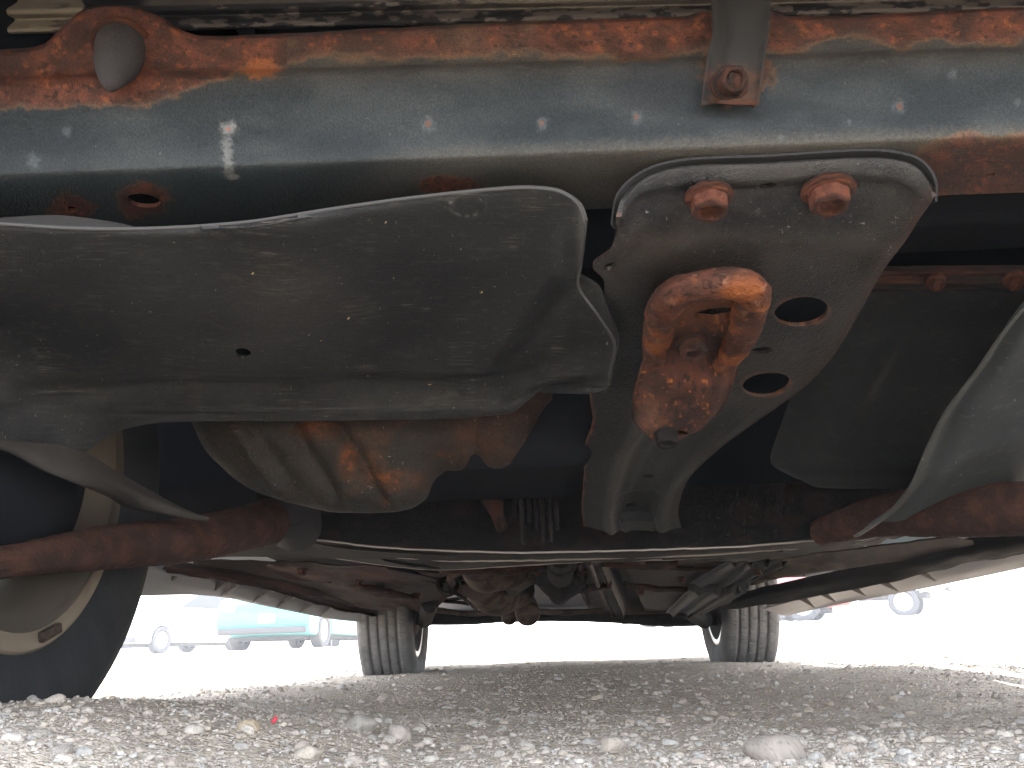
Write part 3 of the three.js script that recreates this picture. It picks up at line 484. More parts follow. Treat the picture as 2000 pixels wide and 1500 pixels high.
  // hook: foot plate, loop of bar, bolts
  const foot = sheet({ nu: 60, nv: 90, t: 0.006, lines: [
    [[1315, 575, 0.672], [1345, 566, 0.665], [1400, 560, 0.66], [1450, 558, 0.66], [1475, 565, 0.665]],
    [[1310, 600, 0.70], [1390, 592, 0.692], [1470, 590, 0.695]],
    [[1300, 632, 0.73], [1385, 632, 0.735], [1460, 630, 0.735]],
    [[1290, 655, 0.765], [1370, 655, 0.765], [1450, 650, 0.765]],
    [[1256, 695, 0.79], [1345, 700, 0.80], [1440, 690, 0.80]],
    [[1242, 740, 0.835], [1335, 745, 0.84], [1426, 738, 0.84]],
    [[1234, 785, 0.885], [1320, 795, 0.89], [1406, 785, 0.89]],
    [[1240, 810, 0.915], [1312, 825, 0.925], [1375, 805, 0.915]],
    [[1278, 842, 0.955], [1302, 850, 0.96], [1330, 840, 0.955]]],
    holes: [{ x: 1323, y: 817, rx: 13, ry: 5, rot: -0.15 }, { x: 1396, y: 592, rx: 42, ry: 13, rot: -0.08 }],
    disp: (u, v, x, y) => 0.010 + 0.008 * ss(0.02, 0.2, u) * ss(0.98, 0.8, u) * ss(0.5, 0.58, v) * ss(0.93, 0.86, v) - 0.010 * ss(0.27, 0.31, v) * ss(0.52, 0.46, v) * ss(0.05, 0.2, u) * ss(0.95, 0.8, u) + 0.0012 * (fbm(x / 12, y / 12, 3) - 0.5) });
  const hook = mesh('towing_hook', foot, coat(foot, 512, 768, (x, y) => { const f = fbm(x / 10, y / 9, 3); let c = rustTone(fbm(x / 34, y / 30, 4), fbm(x / 14, y / 12 + 5, 3), fbm(x / 9 + 4, y / 8, 3)); c = mix(c, [196, 116, 48], 0.8 * speck(x, y, 0.12, 0.8)); c = mix(c, [128, 74, 36], 0.5 * ss(650, 570, y)); c = mix(c, [70, 46, 40], 0.5 * ss(1, 0.4, Math.hypot((x - 1350) / 80, (y - 670) / 36))); return mix(c, [160, 118, 100], 0.5 * gau(Math.hypot((x - 1275) / 22, (y - 790) / 40), 0.8) * (0.5 + f)); }, { rough: 0.75, bump: pitTex, ru: 3, rv: 5, bs: 0.0012 }), car, 'orange rusted towing hook with loop of thick bar');  // rust tones, plus a painted highlight at the left of the foot
  const H = (x, y, D) => { const q = P(x, y, D); return q; };
  const lp = [H(1280, 708, 0.785), H(1281, 678, 0.765), H(1290, 635, 0.72), H(1300, 596, 0.672), H(1332, 567, 0.642), H(1390, 556, 0.630), H(1442, 554, 0.629), H(1468, 570, 0.642), H(1464, 608, 0.682), H(1452, 647, 0.727), H(1430, 690, 0.777), H(1414, 714, 0.80)];
  const loop = roughen(tube(lp, [0.0105, 0.0128, 0.0138, 0.0140, 0.0142, 0.0142, 0.0142, 0.0142, 0.0140, 0.0138, 0.0128, 0.0105], 110, 24, 0.82), 0.0022, 160);
  roughen(loop, 0.0012, 520);
  mesh('hook_loop', loop, M.rustOrange, hook);
  mesh('bolt', boltGeo(P(1352, 668, 0.742), new THREE.Vector3(-0.02, -1, 0.35), 0.0135, 0.0108, 0.012), M.rustDark, hook, 'bolt inside the loop of the hook');
  mesh('bolt', boltGeo(P(1301, 845, 0.905), new THREE.Vector3(-0.03, -1, 0.3), 0.012, 0.0112, 0.011), M.grime, hook, 'grimy bolt at the pointed foot of the hook');
}
// ---- right shield and the liner behind it
{
  const E = [[2014, 566, 0.70], [1952, 640, 0.76], [1902, 715, 0.83], [1846, 790, 0.90], [1812, 855, 0.97], [1780, 925, 1.06], [1735, 992, 1.15], [1664, 1042, 1.24]];
  const R = [[2320, 500, 0.66], [2300, 585, 0.72], [2290, 660, 0.78], [2280, 735, 0.84], [2270, 800, 0.90], [2260, 860, 0.97], [2250, 890, 1.03], [2240, 905, 1.06]];
  const lines = E.map((e, i) => [e, ...[0.04, 0.12, 0.5].map(t => { const b = R[i]; return [lerp(e[0], b[0], t), lerp(e[1], b[1], t) - (i > 5 ? [4, 8, 0][[0.04, 0.12, 0.5].indexOf(t)] : 0), lerp(e[2], b[2], t)]; }), R[i]]);
  const g = sheet({ lines, nu: 90, nv: 120, t: 0.003, disp: (u, v, x, y) => 0.007 * gau((u - 0.02) / 0.03, 1) - 0.006 * gau((u - 0.085) / 0.03, 1) + 0.004 * gau((u - 0.16) / 0.06, 1) + 0.003 * gau((y - 905 + (x - 1850) * 0.42) / 14, 1) + 0.002 * (fbm(x / 90, y / 80, 3) - 0.5) });
  const m = coat(g, 768, 768, (x, y, u) => { const n = fbm(x / 110, y / 90, 5), f = fbm(x / 26 - y / 40, y / 6 + x / 15, 3); let c = mix([52, 56, 58], [74, 77, 78], n); c = mix(c, [98, 100, 98], 0.4 * ss(0.58, 0.8, f)); c = mix(c, [96, 94, 86], 0.5 * gau((u - 0.02) / 0.02, 1)); return mix(c, [160, 150, 130], speck(x, y, 0.17, 0.95)); }, { rough: 0.6, ru: 5, rv: 6, bs: 0.0005 });
  mesh('splash_shield', g, m, car, 'grey splash shield at the right edge with a rolled rim');
  const li = sheet({ nu: 80, nv: 80, t: 0.003, lines: [
    [[1690, 570, 0.83], [1760, 560, 0.835], [1850, 552, 0.84], [1950, 562, 0.84], [2100, 558, 0.84]], [[1672, 585, 0.84], [1760, 578, 0.84], [1850, 575, 0.84], [1950, 580, 0.84], [2100, 575, 0.84]],
    [[1610, 660, 0.90], [1700, 655, 0.905], [1820, 655, 0.905], [2060, 650, 0.9]], [[1560, 740, 0.97], [1680, 740, 0.975], [1800, 740, 0.975], [2000, 735, 0.97]], [[1530, 820, 1.05], [1640, 822, 1.06], [1760, 822, 1.06], [1950, 820, 1.05]],
    [[1506, 890, 1.14], [1600, 893, 1.15], [1720, 893, 1.15], [1900, 895, 1.14]], [[1512, 912, 1.17], [1600, 920, 1.18], [1720, 920, 1.18], [1890, 925, 1.17]], [[1560, 936, 1.21], [1640, 940, 1.22], [1720, 940, 1.22], [1880, 945, 1.21]], [[1570, 925, 1.26], [1640, 928, 1.27], [1720, 928, 1.27], [1880, 930, 1.26]]],
    disp: (u, v, x, y) => 0.006 * gau((x - 1660 + (y - 800) * 0.55) / 12, 1) * ss(620, 700, y) * ss(900, 860, y) + 0.010 * ss(0.10, 0.22, v) * ss(0.0, 0.12, u) });
  mesh('wheel_liner', li, coat(li, 512, 512, (x, y) => { const n = fbm(x / 80, y / 80, 5), f = fbm(x / 20, y / 8, 3); return mix(mix([17, 18, 19], [28, 29, 28], n), [50, 50, 47], 0.5 * ss(0.58, 0.8, f)); }, { rough: 0.6, ru: 4, rv: 4 }), car, 'dark plastic liner behind the towing plate');
  // rails with rusty bolts in the dark gap
  const bar = mesh('radiator_rail', mrg([sheet({ nu: 40, nv: 12, t: 0.003, lines: [[[1680, 520, 0.80], [2200, 516, 0.80]], [[1680, 533, 0.78], [2200, 530, 0.78]], [[1678, 540, 0.785], [2200, 538, 0.785]], [[1676, 556, 0.78], [2200, 552, 0.78]], [[1674, 566, 0.81], [2200, 562, 0.81]]] })]), M.rustDark, car);
  mesh('bolt', boltGeo(P(1826, 549, 0.779), new THREE.Vector3(0, -0.8, 0.7), 0.009, 0.007, 0.006, true), M.rust, bar); mesh('bolt', boltGeo(P(1978, 545, 0.779), new THREE.Vector3(0, -0.8, 0.7), 0.010, 0.008, 0.006, true), M.rust, bar);
}
// ---- oil pan
{
  const bot = [[372, 822], [400, 875], [440, 918], [490, 955], [550, 978], [600, 990], [650, 1000], [740, 1002], [800, 994], [832, 972], [848, 940], [866, 924], [905, 915], [930, 906], [960, 913], [1000, 902], [1030, 872], [1050, 830], [1075, 790]];
  const row = (t, D, dy = 0) => bot.map(([x, y], i) => { const s = i / (bot.length - 1); return [lerp(lerp(400, 1090, s), x, Math.pow(t, 0.8)), lerp(740, y, t) + dy, D]; });
  const back = bot.map(([x, y], i) => [lerp(x, 700, 0.04), y - 10, 1.22]), back2 = bot.map(([x, y], i) => [lerp(x, 700, 0.12), Math.min(y - 40, 920), 1.34]);
  const rib = (x, y) => { let d = 0;
    for (const [x0, y0, k, s, a] of [[470, 850, 0.75, 13, 0.010], [510, 865, 0.7, 14, -0.008], [600, 870, 0.5, 10, -0.011], [640, 870, 0.5, 22, 0.006], [690, 880, 0.62, 9, -0.012], [735, 890, 0.5, 24, 0.008], [800, 900, 0.3, 26, 0.004]]) d += a * gau((x - x0 - (y - y0) * k + 14 * (fbm(x / 50, y / 50, 2) - 0.5)) / s, 1) * 0.8;
    d -= 0.003 * gau((x - 862) / 16, 1) * ss(860, 900, y) + 0.004 * gau((x - 928) / 13, 1); d += 0.005 * gau((x - 895) / 30, 1) + 0.006 * gau((x - 990) / 40, 1); return d * ss(1, 0.85, (y - 740) / 260) ; };
  const g = sheet({ byX: true, nu: 200, nv: 80, t: 0.003, lines: [row(0, 1.03), row(0.3, 1.035), row(0.6, 1.045), row(0.85, 1.065), row(0.97, 1.09), row(1, 1.12), back, back2], disp: (u, v, x, y) => rib(x, y) * ss(0.72, 0.55, v) + 0.002 * (fbm(x / 30, y / 25, 3) - 0.5) });
  const m = coat(g, 1024, 512, (x, y, u, v) => { const n = fbm(x / 60, y / 50, 5), f = fbm(x / 14, y / 12, 4), g2 = vn(x / 2, y / 2); let c = mix([34, 31, 28], [50, 44, 37], n);
    let r = 0.9 * ss(1.1, 0.4, Math.hypot((x - 620) / 60, (y - 835) / 32) + (f - 0.5) * 0.9); r = Math.max(r, ss(1.1, 0.4, Math.hypot((x - 765) / 75, (y - 935) / 30) + (f - 0.5) * 1.1), ss(1.1, 0.4, Math.hypot((x - 680) / 24, (y - 900) / 50) + (f - 0.5) * 0.9), ss(1, 0.3, Math.hypot((x - 868) / 28, (y - 886) / 11) + (f - 0.5) * 0.6), 0.55 * ss(640, 760, x) * ss(0.42, 0.62, n) );
    c = mix(c, mix([62, 40, 27], [106, 58, 30], ss(0.35, 0.7, f)), clamp(r) * 0.9); c = mix(c, [52, 38, 31], 0.6 * ss(780, 950, x)); c = mix(c, [38, 42, 42], 0.5 * ss(0.5, 0.66, fbm(x / 24 + 50, y / 16, 4)) * ss(860, 960, y));
    c = mix(c, [150, 142, 130], 0.8 * speck(x, y, 0.22, 0.92)); const q = (g2 - 0.5) * 14; return [c[0] + q, c[1] + q, c[2] + q]; }, { rough: 0.7, metal: 0, spec: 0.4, bump: pitTex, ru: 6, rv: 3, bs: 0.001 });
  const pan = mesh('oil_pan', g, m, car, 'ribbed rusty oil pan hanging behind the shield');
}
{ // gearbox casing with fins and a pipe, in the dark behind
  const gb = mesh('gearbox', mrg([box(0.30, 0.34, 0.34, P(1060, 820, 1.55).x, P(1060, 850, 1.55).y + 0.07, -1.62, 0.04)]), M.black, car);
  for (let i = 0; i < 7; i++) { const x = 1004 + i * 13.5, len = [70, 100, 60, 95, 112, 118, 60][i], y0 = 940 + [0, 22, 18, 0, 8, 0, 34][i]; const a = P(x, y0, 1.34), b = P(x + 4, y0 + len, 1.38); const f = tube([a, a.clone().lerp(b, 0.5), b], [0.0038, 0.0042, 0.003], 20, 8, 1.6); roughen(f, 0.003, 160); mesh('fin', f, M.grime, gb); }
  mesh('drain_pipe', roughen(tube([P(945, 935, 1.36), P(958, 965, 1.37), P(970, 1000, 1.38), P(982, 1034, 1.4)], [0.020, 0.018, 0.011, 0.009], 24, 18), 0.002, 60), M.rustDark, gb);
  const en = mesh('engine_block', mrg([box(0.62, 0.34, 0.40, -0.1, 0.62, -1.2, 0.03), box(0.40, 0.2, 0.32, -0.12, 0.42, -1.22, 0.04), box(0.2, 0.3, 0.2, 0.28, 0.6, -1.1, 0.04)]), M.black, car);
}
// ---- control arms, subframe
{
  const a = roughen(roughen(tube([P(-120, 1112, 0.86), P(20, 1096, 0.90), P(120, 1080, 0.97), P(240, 1066, 1.07), P(350, 1056, 1.15), P(440, 1040, 1.23), P(525, 1020, 1.33)], [0.012, 0.018, 0.024, 0.0275, 0.03, 0.031, 0.035], 60, 24), 0.0012, 22), 0.002, 140);
  const arm = mesh('control_arm', a, M.rustBrown, car, 'rusty suspension arm reaching to the front wheel');
  mesh('bushing', mrg([orient(new THREE.CylinderGeometry(0.040, 0.040, 0.06, 28), new THREE.Vector3(0.2, 0.25, 1), P(575, 1015, 1.36)), orient(new THREE.CylinderGeometry(0.022, 0.022, 0.075, 20), new THREE.Vector3(0.2, 0.25, 1), P(575, 1015, 1.36))]), M.rubber, arm);
  const b = roughen(roughen(tube([P(1600, 1040, 1.38), P(1700, 1012, 1.3), P(1800, 1000, 1.22), P(1900, 996, 1.14), P(2060, 990, 1.04)], [0.02, 0.028, 0.034, 0.034, 0.03], 50, 24), 0.0014, 20), 0.002, 140);
  mesh('control_arm', b, M.rustBrown, car, 'rusty suspension arm at the right, half hidden by the shield');
  const disc = orient(new THREE.CylinderGeometry(0.019, 0.021, 0.012, 28), new THREE.Vector3(0, 1, 0.2), P(1668, 943, 1.25)); mesh('rubber_cap', roughen(disc, 0.001, 120), M.rust, car);
  const X = [500, 560, 640, 760, 860, 1000, 1150, 1300, 1450, 1600, 1720];
  const r = (ys, D) => X.map((x, i) => [x, ys[i], D]);
  const g = sheet({ nu: 200, nv: 70, t: 0.003, byX: true, holes: [{ x: 800, y: 1098, rx: 62, ry: 3.5, rot: 0.1 }, { x: 1255, y: 1092.5, rx: 66, ry: 3, rot: -0.03 }, { x: 1460, y: 1081, rx: 70, ry: 3.5, rot: -0.09 }], lines: [
    r([960, 950, 945, 945, 945, 945, 945, 945, 945, 940, 940], 1.50), r([1010, 1010, 1012, 1015, 1020, 1025, 1025, 1022, 1018, 1008, 1000], 1.46), r([1036, 1040, 1048, 1062, 1068, 1072, 1070, 1066, 1060, 1048, 1034], 1.43), r([1042, 1048, 1058, 1071, 1076, 1080, 1078, 1074, 1068, 1056, 1040], 1.435), r([1048, 1056, 1068, 1080, 1086, 1090, 1087, 1083, 1076, 1063, 1046], 1.48),
    r([1054, 1064, 1079, 1093, 1101, 1099, 1093, 1089, 1082, 1069, 1050], 1.57), r([1058, 1072, 1090, 1107, 1114, 1106, 1098, 1094, 1086, 1072, 1052], 1.68), r([1052, 1066, 1085, 1100, 1108, 1100, 1092, 1088, 1080, 1066, 1048], 1.72)],
    disp: (u, v, x, y) => 0.006 * gau((v - 0.72) / 0.05, 1) * Math.sin(x / 60) + 0.002 * (fbm(x / 40, v * 20, 3) - 0.5) });
  const m = coat(g, 1024, 256, (x, y, u, v) => { const n = fbm(x / 50, v * 12, 5); let c = mix([14, 12, 12], [38, 25, 21], ss(0.45, 0.75, n)); c = mix(c, [70, 62, 54], 0.5 * ss(0.55, 0.8, fbm(x / 80 + 9, v * 30, 4)) * ss(0.45, 0.6, v)); return c; }, { rough: 0.85, metal: 0, bump: pitTex, ru: 10, rv: 3, bs: 0.002 });
  const sf = mesh('subframe', g, m, car, 'dark steel subframe crossing behind the oil pan');
  for (const [ys, D] of [[[1040, 1046, 1057, 1070, 1075, 1079, 1077, 1073, 1067, 1055, 1039], 1.428], [[1056, 1070, 1087, 1104, 1112, 1105, 1097, 1093, 1085, 1071, 1051], 1.66], [[1050, 1060, 1074, 1087, 1094, 1095, 1091, 1087, 1079, 1066, 1047], 1.52]])
    mesh('flange_edge', roughen(tube(X.map((x, i) => P(x, ys[i], D)), [0.0016], 160, 8), 0.0022, 60), M.wornGlint, sf);
  // pressed lower lip, left
  const lp = sheet({ nu: 70, nv: 14, t: 0.0025, lines: [[[372, 1092, 1.5], [440, 1076, 1.48], [510, 1062, 1.47], [560, 1052, 1.46], [660, 1070, 1.45], [800, 1082, 1.45], [960, 1085, 1.47]], [[372, 1096, 1.52], [440, 1088, 1.56], [520, 1088, 1.58], [600, 1090, 1.58], [700, 1092, 1.56], [820, 1092, 1.53], [960, 1090, 1.5]]] });
  mesh('pressed_lip', lp, M.grime, sf);
  const lp2 = sheet({ nu: 70, nv: 14, t: 0.0025, lines: [[[1180, 1086, 1.52], [1320, 1078, 1.5], [1480, 1065, 1.46], [1600, 1050, 1.42], [1700, 1036, 1.40], [1740, 1032, 1.39]], [[1200, 1092, 1.6], [1340, 1092, 1.66], [1480, 1090, 1.68], [1560, 1084, 1.64], [1660, 1064, 1.56], [1745, 1038, 1.48]]] });
  mesh('pressed_lip', lp2, M.grime, sf);
  }
// ---- wheels
function tyreGeo(R, w, rimR) {
  const prof = []; const half = w / 2;
  const push = (x, r) => prof.push([x, r]);
  push(-half * 0.80, rimR); push(-half * 0.98, rimR + 0.02); push(-half * 1.06, lerp(rimR, R, 0.45)); push(-half * 1.04, lerp(rimR, R, 0.68)); push(-half * 0.98, R - 0.018); push(-half * 0.90, R - 0.007);
  const gr = [-0.52, -0.18, 0.16, 0.5], gw = 0.055; const treads = [];
  let xs = []; for (let k = 0; k < 4; k++) { xs.push([gr[k] - gw, 0], [gr[k] - gw * 0.8, 1], [gr[k] + gw * 0.8, 1], [gr[k] + gw, 0]); }
  xs = [[-0.8, 0], [-0.66, 0], ...xs, [0.66, 0], [0.8, 0]]; for (const [x, d] of xs) push(x * half, R - 0.004 * Math.abs(x) ** 3 - d * 0.008);
  push(half * 0.90, R - 0.007); push(half * 0.98, R - 0.018); push(half * 1.04, lerp(rimR, R, 0.68)); push(half * 1.06, lerp(rimR, R, 0.45)); push(half * 0.98, rimR + 0.02); push(half * 0.80, rimR);
  const S = 480, V = [], U = [], I = [], n = prof.length;
  for (let i = 0; i <= S; i++) { const a = i / S * Math.PI * 2; for (let j = 0; j < n; j++) { let [x, r] = prof[j]; if (r > R - 0.0065) { const q = (i + Math.round(Math.abs(x) * 260)) % 12; if (q < 1) r -= 0.0045; } V.push(x, -r * Math.cos(a), r * Math.sin(a)); U.push(j / n * 2, i / S * 12); } }
  for (let i = 0; i < S; i++) for (let j = 0; j < n - 1; j++) { const a = i * n + j, b = a + n; I.push(a, a + 1, b, b, a + 1, b + 1); }
  const g = new THREE.BufferGeometry(); g.setAttribute('position', new THREE.Float32BufferAttribute(V, 3)); g.setAttribute('uv', new THREE.Float32BufferAttribute(U, 2)); g.setIndex(I); g.computeVertexNormals();
  const nn = g.attributes.normal; // outwards
  const k = 240 * n + Math.floor(n / 2); const out = new THREE.Vector3().fromBufferAttribute(g.attributes.position, k); out.x = 0; if (out.dot(new THREE.Vector3().fromBufferAttribute(nn, k)) < 0) { const ix = g.index.array; for (let i = 0; i < ix.length; i += 3) { const t = ix[i + 1]; ix[i + 1] = ix[i + 2]; ix[i + 2] = t; } g.computeVertexNormals(); }
  return g;
}
const TR = 0.318, RR = 0.196;
const tyreShape = tyreGeo(TR, 0.205, RR);
const tyreMat = std({ map: dataTex(256, 256, (u, v) => { const n = tileNoise(u, v, 8, 5, 91); return mix([74, 74, 75], [108, 106, 104], n); }), roughness: 0.85, bumpMap: rep(grainTex, 3, 3), bumpScale: 0.0005 });  // rear tyres: paled, the glare over them is put into the colour
const tyreDark = std({ map: dataTex(256, 256, (u, v) => mix([30, 32, 34], [46, 47, 48], tileNoise(u, v, 8, 5, 93))), roughness: 0.85, bumpMap: rep(grainTex, 3, 3), bumpScale: 0.0005 });
function lathX(pts, seg = 96) { const g = new THREE.LatheGeometry(pts.map(p => new THREE.Vector2(p[1], p[0])), seg); g.rotateZ(-Math.PI / 2); return g; }     // profile [x along the axle, radius]
// inner side of the wheel at -x of its own frame when side = +1 ... turned by PI for the left wheels
const rimShape = lathX([[-0.092, RR - 0.012], [-0.0935, RR + 0.006], [-0.090, RR + 0.012], [-0.084, RR + 0.010], [-0.080, RR - 0.004], [-0.055, RR - 0.012], [-0.02, RR - 0.030], [0.05, RR - 0.026], [0.08, RR - 0.006], [0.088, RR + 0.010], [0.092, RR + 0.006], [0.09, RR - 0.008], [0.05, RR - 0.034], [-0.02, RR - 0.038], [-0.055, RR - 0.021], [-0.080, RR - 0.013], [-0.092, RR - 0.012]]);
const spokeShape = (() => { const s = new THREE.Shape(); s.absarc(0, 0, RR - 0.022, 0, Math.PI * 2, false); for (let k = 0; k < 7; k++) { const a0 = k / 7 * Math.PI * 2, h = new THREE.Path(); const w = 0.29; h.moveTo(Math.cos(a0 - w) * 0.155, Math.sin(a0 - w) * 0.155); h.absarc(0, 0, 0.155, a0 - w, a0 + w, false); h.absarc(0, 0, 0.085, a0 + w * 0.6, a0 - w * 0.6, true); h.closePath(); s.holes.push(h); }
  const g = new THREE.ExtrudeGeometry(s, { depth: 0.018, bevelEnabled: true, bevelSize: 0.003, bevelThickness: 0.003, bevelSegments: 2, curveSegments: 24 }); g.rotateY(Math.PI / 2); g.translate(0.05, 0, 0); return g; })();
const drumShape = lathX([[-0.12, 0.0], [-0.12, 0.05], [-0.10, 0.08], [-0.085, 0.122], [-0.06, 0.128], [-0.03, 0.132], [0.02, 0.13], [0.03, 0.06], [0.05, 0.05], [0.05, 0.0]], 64);
const rimMat = std({ map: dataTex(256, 256, (u, v) => mix(mix([96, 88, 78], [122, 112, 98], tileNoise(u, v, 6, 5, 95)), [66, 58, 51], 0.6 * ss(0.55, 0.8, tileNoise(u, v, 10, 4, 97)))), roughness: 0.45, metalness: 0.35 });
const rimClean = std({ map: dataTex(256, 256, (u, v) => mix([110, 112, 116], [150, 150, 150], tileNoise(u, v, 6, 5, 99))), roughness: 0.35, metalness: 0.6 });
const spokeDark = std({ map: dataTex(256, 256, (u, v) => mix([58, 60, 64], [82, 83, 86], tileNoise(u, v, 6, 5, 121))), roughness: 0.7 });
function wheel(x, y, z, left, dark, label) {
  const w = new THREE.Group(); w.name = 'wheel'; car.add(w); w.position.set(x, y, z); w.rotation.y = left ? Math.PI : 0; if (label) w.userData.label = label;
  mesh('tyre', tyreShape, dark ? tyreDark : tyreMat, w);
  mesh('rim', rimShape, dark ? rimMat : rimClean, w);
  mesh('spokes', spokeShape, dark ? spokeDark : rimClean, w);
  mesh('brake_drum', drumShape, dark ? M.black : M.rustDark, w);
  return w;
}
const wf = wheel(-0.53 - 0.105, 0.325, -0.95, true, true, 'dark front wheel at the left edge with dusty tan rim');
{ car.updateMatrixWorld(true); const wt = mesh('balance_weight', new RoundedBoxGeometry(0.010, 0.012, 0.040, 3, 0.003), M.steel, wf); const q = wf.worldToLocal(P(84, 1224, 1.005)); const a = Math.atan2(q.y, q.z); wt.position.set(-0.094, Math.sin(a) * (RR - 0.004), Math.cos(a) * (RR - 0.004)); wt.rotation.x = -a + Math.PI / 2; }
wheel(CX + 0.75, 0.325, -0.95, false, true, 'dark front wheel beyond the right edge');
wheel(-0.60, 0.262, -3.8, true, false, 'far rear wheel left of centre with grooved tread');
wheel(0.80, 0.27, -3.8, false, false, 'far rear wheel right of centre with grooved tread');

// ---- underbody behind the subframe
{
  // floor pan between the sills
  const X = [330, 520, 700, 900, 1100, 1300, 1500, 1700, 1900];
  const fl = (D, h) => [-0.62, -0.45, -0.28, -0.12, 0.108, 0.3, 0.5, 0.66, 0.84].map((x, i) => [x + 0, h + [0.0, 0.02, 0.0, 0.05, 0.09, 0.05, 0.0, 0.02, 0.0][i], -D]);
  const rows = [[1.7, 0.34], [2.0, 0.315], [2.5, 0.31], [3.0, 0.305], [3.5, 0.31], [3.8, 0.36], [4.1, 0.36], [4.6, 0.34]].map(a => fl(...a));
  const V = [], U = [], I = []; const cs = rows.map(r => new THREE.CatmullRomCurve3(r.map(p => new THREE.Vector3(...p)))); const nu = 120, nv = 140;
  for (let j = 0; j <= nv; j++) { const s = j / nv * (rows.length - 1), k = Math.min(rows.length - 2, Math.floor(s)), f = s - k; for (let i = 0; i <= nu; i++) { const p = cs[k].getPoint(i / nu).lerp(cs[k + 1].getPoint(i / nu), f); p.y += 0.006 * Math.max(0, Math.sin(p.z * 42)) * ss(0.5, 0.7, Math.abs(Math.sin(p.x * 6))) ; V.push(p.x, p.y, p.z); U.push(p.x * 2, p.z * 2); } }
  for (let j = 0; j < nv; j++) for (let i = 0; i < nu; i++) { const a = j * (nu + 1) + i, b = a + nu + 1; I.push(a, a + 1, b, a + 1, b + 1, b); }
  const top = V.length / 3; for (let k = 0; k < top; k++) { V.push(V[k * 3], V[k * 3 + 1] + 0.004, V[k * 3 + 2]); U.push(U[k * 2], U[k * 2 + 1]); } const nI = I.length; for (let k = 0; k < nI; k += 3) I.push(I[k] + top, I[k + 2] + top, I[k + 1] + top);
  const g = new THREE.BufferGeometry(); g.setAttribute('position', new THREE.Float32BufferAttribute(V, 3)); g.setAttribute('uv', new THREE.Float32BufferAttribute(U, 2)); g.setIndex(I); g.computeVertexNormals();
  mesh('floor_pan', g, M.grime, car, 'grimy ribbed floor pan of the car');
  // frame rails
  const rail = (pts, w, h, mat, label) => { const geos = []; for (let i = 0; i < pts.length - 1; i++) { const a = pts[i], b = pts[i + 1], d = b.clone().sub(a), L = d.length(); const q = new RoundedBoxGeometry(w, h, L + 0.01, 3, 0.012); q.applyQuaternion(new THREE.Quaternion().setFromUnitVectors(new THREE.Vector3(0, 0, 1), d.clone().normalize())); const c = a.clone().add(b).multiplyScalar(0.5); q.translate(c.x, c.y, c.z); geos.push(q); } return mesh('frame_rail', roughen(mrg(geos), 0.006, 14), mat, car, label); };
  const lr = sheet({ nu: 60, nv: 40, t: 0.003, lines: [
    [[400, 1092, 1.85], [560, 1100, 2.1], [700, 1120, 2.5], [800, 1150, 3.1], [850, 1178, 3.7]], [[380, 1098, 1.82], [470, 1125, 2.0], [560, 1140, 2.3], [680, 1165, 2.8], [790, 1188, 3.6]], [[400, 1105, 1.84], [480, 1135, 2.05], [570, 1152, 2.35], [680, 1180, 2.9], [760, 1196, 3.6]], [[395, 1098, 1.9], [500, 1128, 2.1], [590, 1148, 2.4], [690, 1178, 2.95], [750, 1194, 3.6]]],
    disp: (u, v, x, y) => 0.010 * (fbm(x / 30, y / 16, 3) - 0.5) });
  mesh('frame_rail', lr, M.dust, car, 'dusty left frame rail running back to the rear wheel');
  const mid = sheet({ nu: 60, nv: 30, t: 0.003, lines: [[[540, 1095, 1.9], [700, 1105, 2.1], [860, 1118, 2.4], [900, 1150, 3.0]], [[520, 1108, 1.9], [640, 1130, 2.2], [760, 1150, 2.6], [850, 1185, 3.4]], [[560, 1130, 2.05], [660, 1150, 2.4], [760, 1175, 2.9], [830, 1200, 3.6]]], disp: (u, v, x, y) => 0.014 * (fbm(x / 36, y / 20, 3) - 0.5) });
  mesh('floor_brace', mid, M.rustDark, car, 'rusty floor brace beside the left rail');
  const rr2 = sheet({ nu: 70, nv: 30, t: 0.003, lines: [
    [[1400, 1125, 2.6], [1440, 1108, 2.3], [1500, 1098, 2.0], [1600, 1082, 1.8], [1700, 1070, 1.65], [1860, 1050, 1.5]], [[1385, 1160, 2.9], [1425, 1135, 2.5], [1500, 1115, 2.15], [1610, 1100, 1.9], [1740, 1085, 1.75], [1900, 1060, 1.55]], [[1372, 1192, 3.3], [1420, 1160, 2.7], [1500, 1135, 2.25], [1600, 1118, 2.0], [1720, 1100, 1.85], [1900, 1075, 1.65]], [[1375, 1186, 3.4], [1430, 1155, 2.8], [1510, 1130, 2.35], [1610, 1112, 2.1], [1720, 1096, 1.9], [1900, 1072, 1.7]]],
    disp: (u, v, x, y) => 0.006 * (fbm(x / 40, y / 20, 3) - 0.5) });
  mesh('frame_rail', rr2, coat(rr2, 512, 128, (x, y) => { const n = fbm(x / 40, y / 14, 5), f = fbm(x / 12, y / 8, 3); let c = mix([66, 58, 49], [90, 80, 67], n); c = mix(c, [40, 27, 22], 0.8 * ss(0.52, 0.66, n)); return mix(c, mix([22, 19, 18], [52, 36, 29], f), ss(1560, 1660, x + (n - 0.5) * 200)); }, { rough: 0.95, ru: 6, rv: 2, bs: 0.001 }), car, 'dusty right frame rail curving towards the rear');
  // inner sill structure
  const isL = sheet({ nu: 60, nv: 14, t: 0.003, lines: [[[330, 1095, 1.75], [480, 1118, 2.0], [600, 1148, 2.4], [690, 1176, 3.0], [745, 1190, 3.5]], [[320, 1110, 1.72], [470, 1134, 1.97], [590, 1165, 2.4], [680, 1190, 3.0], [735, 1200, 3.5]], [[330, 1118, 1.74], [480, 1142, 2.0], [600, 1174, 2.45], [690, 1196, 3.05], [738, 1203, 3.5]]], disp: (u, v, x, y) => 0.014 * (fbm(x / 22, y / 12, 4) - 0.5) });
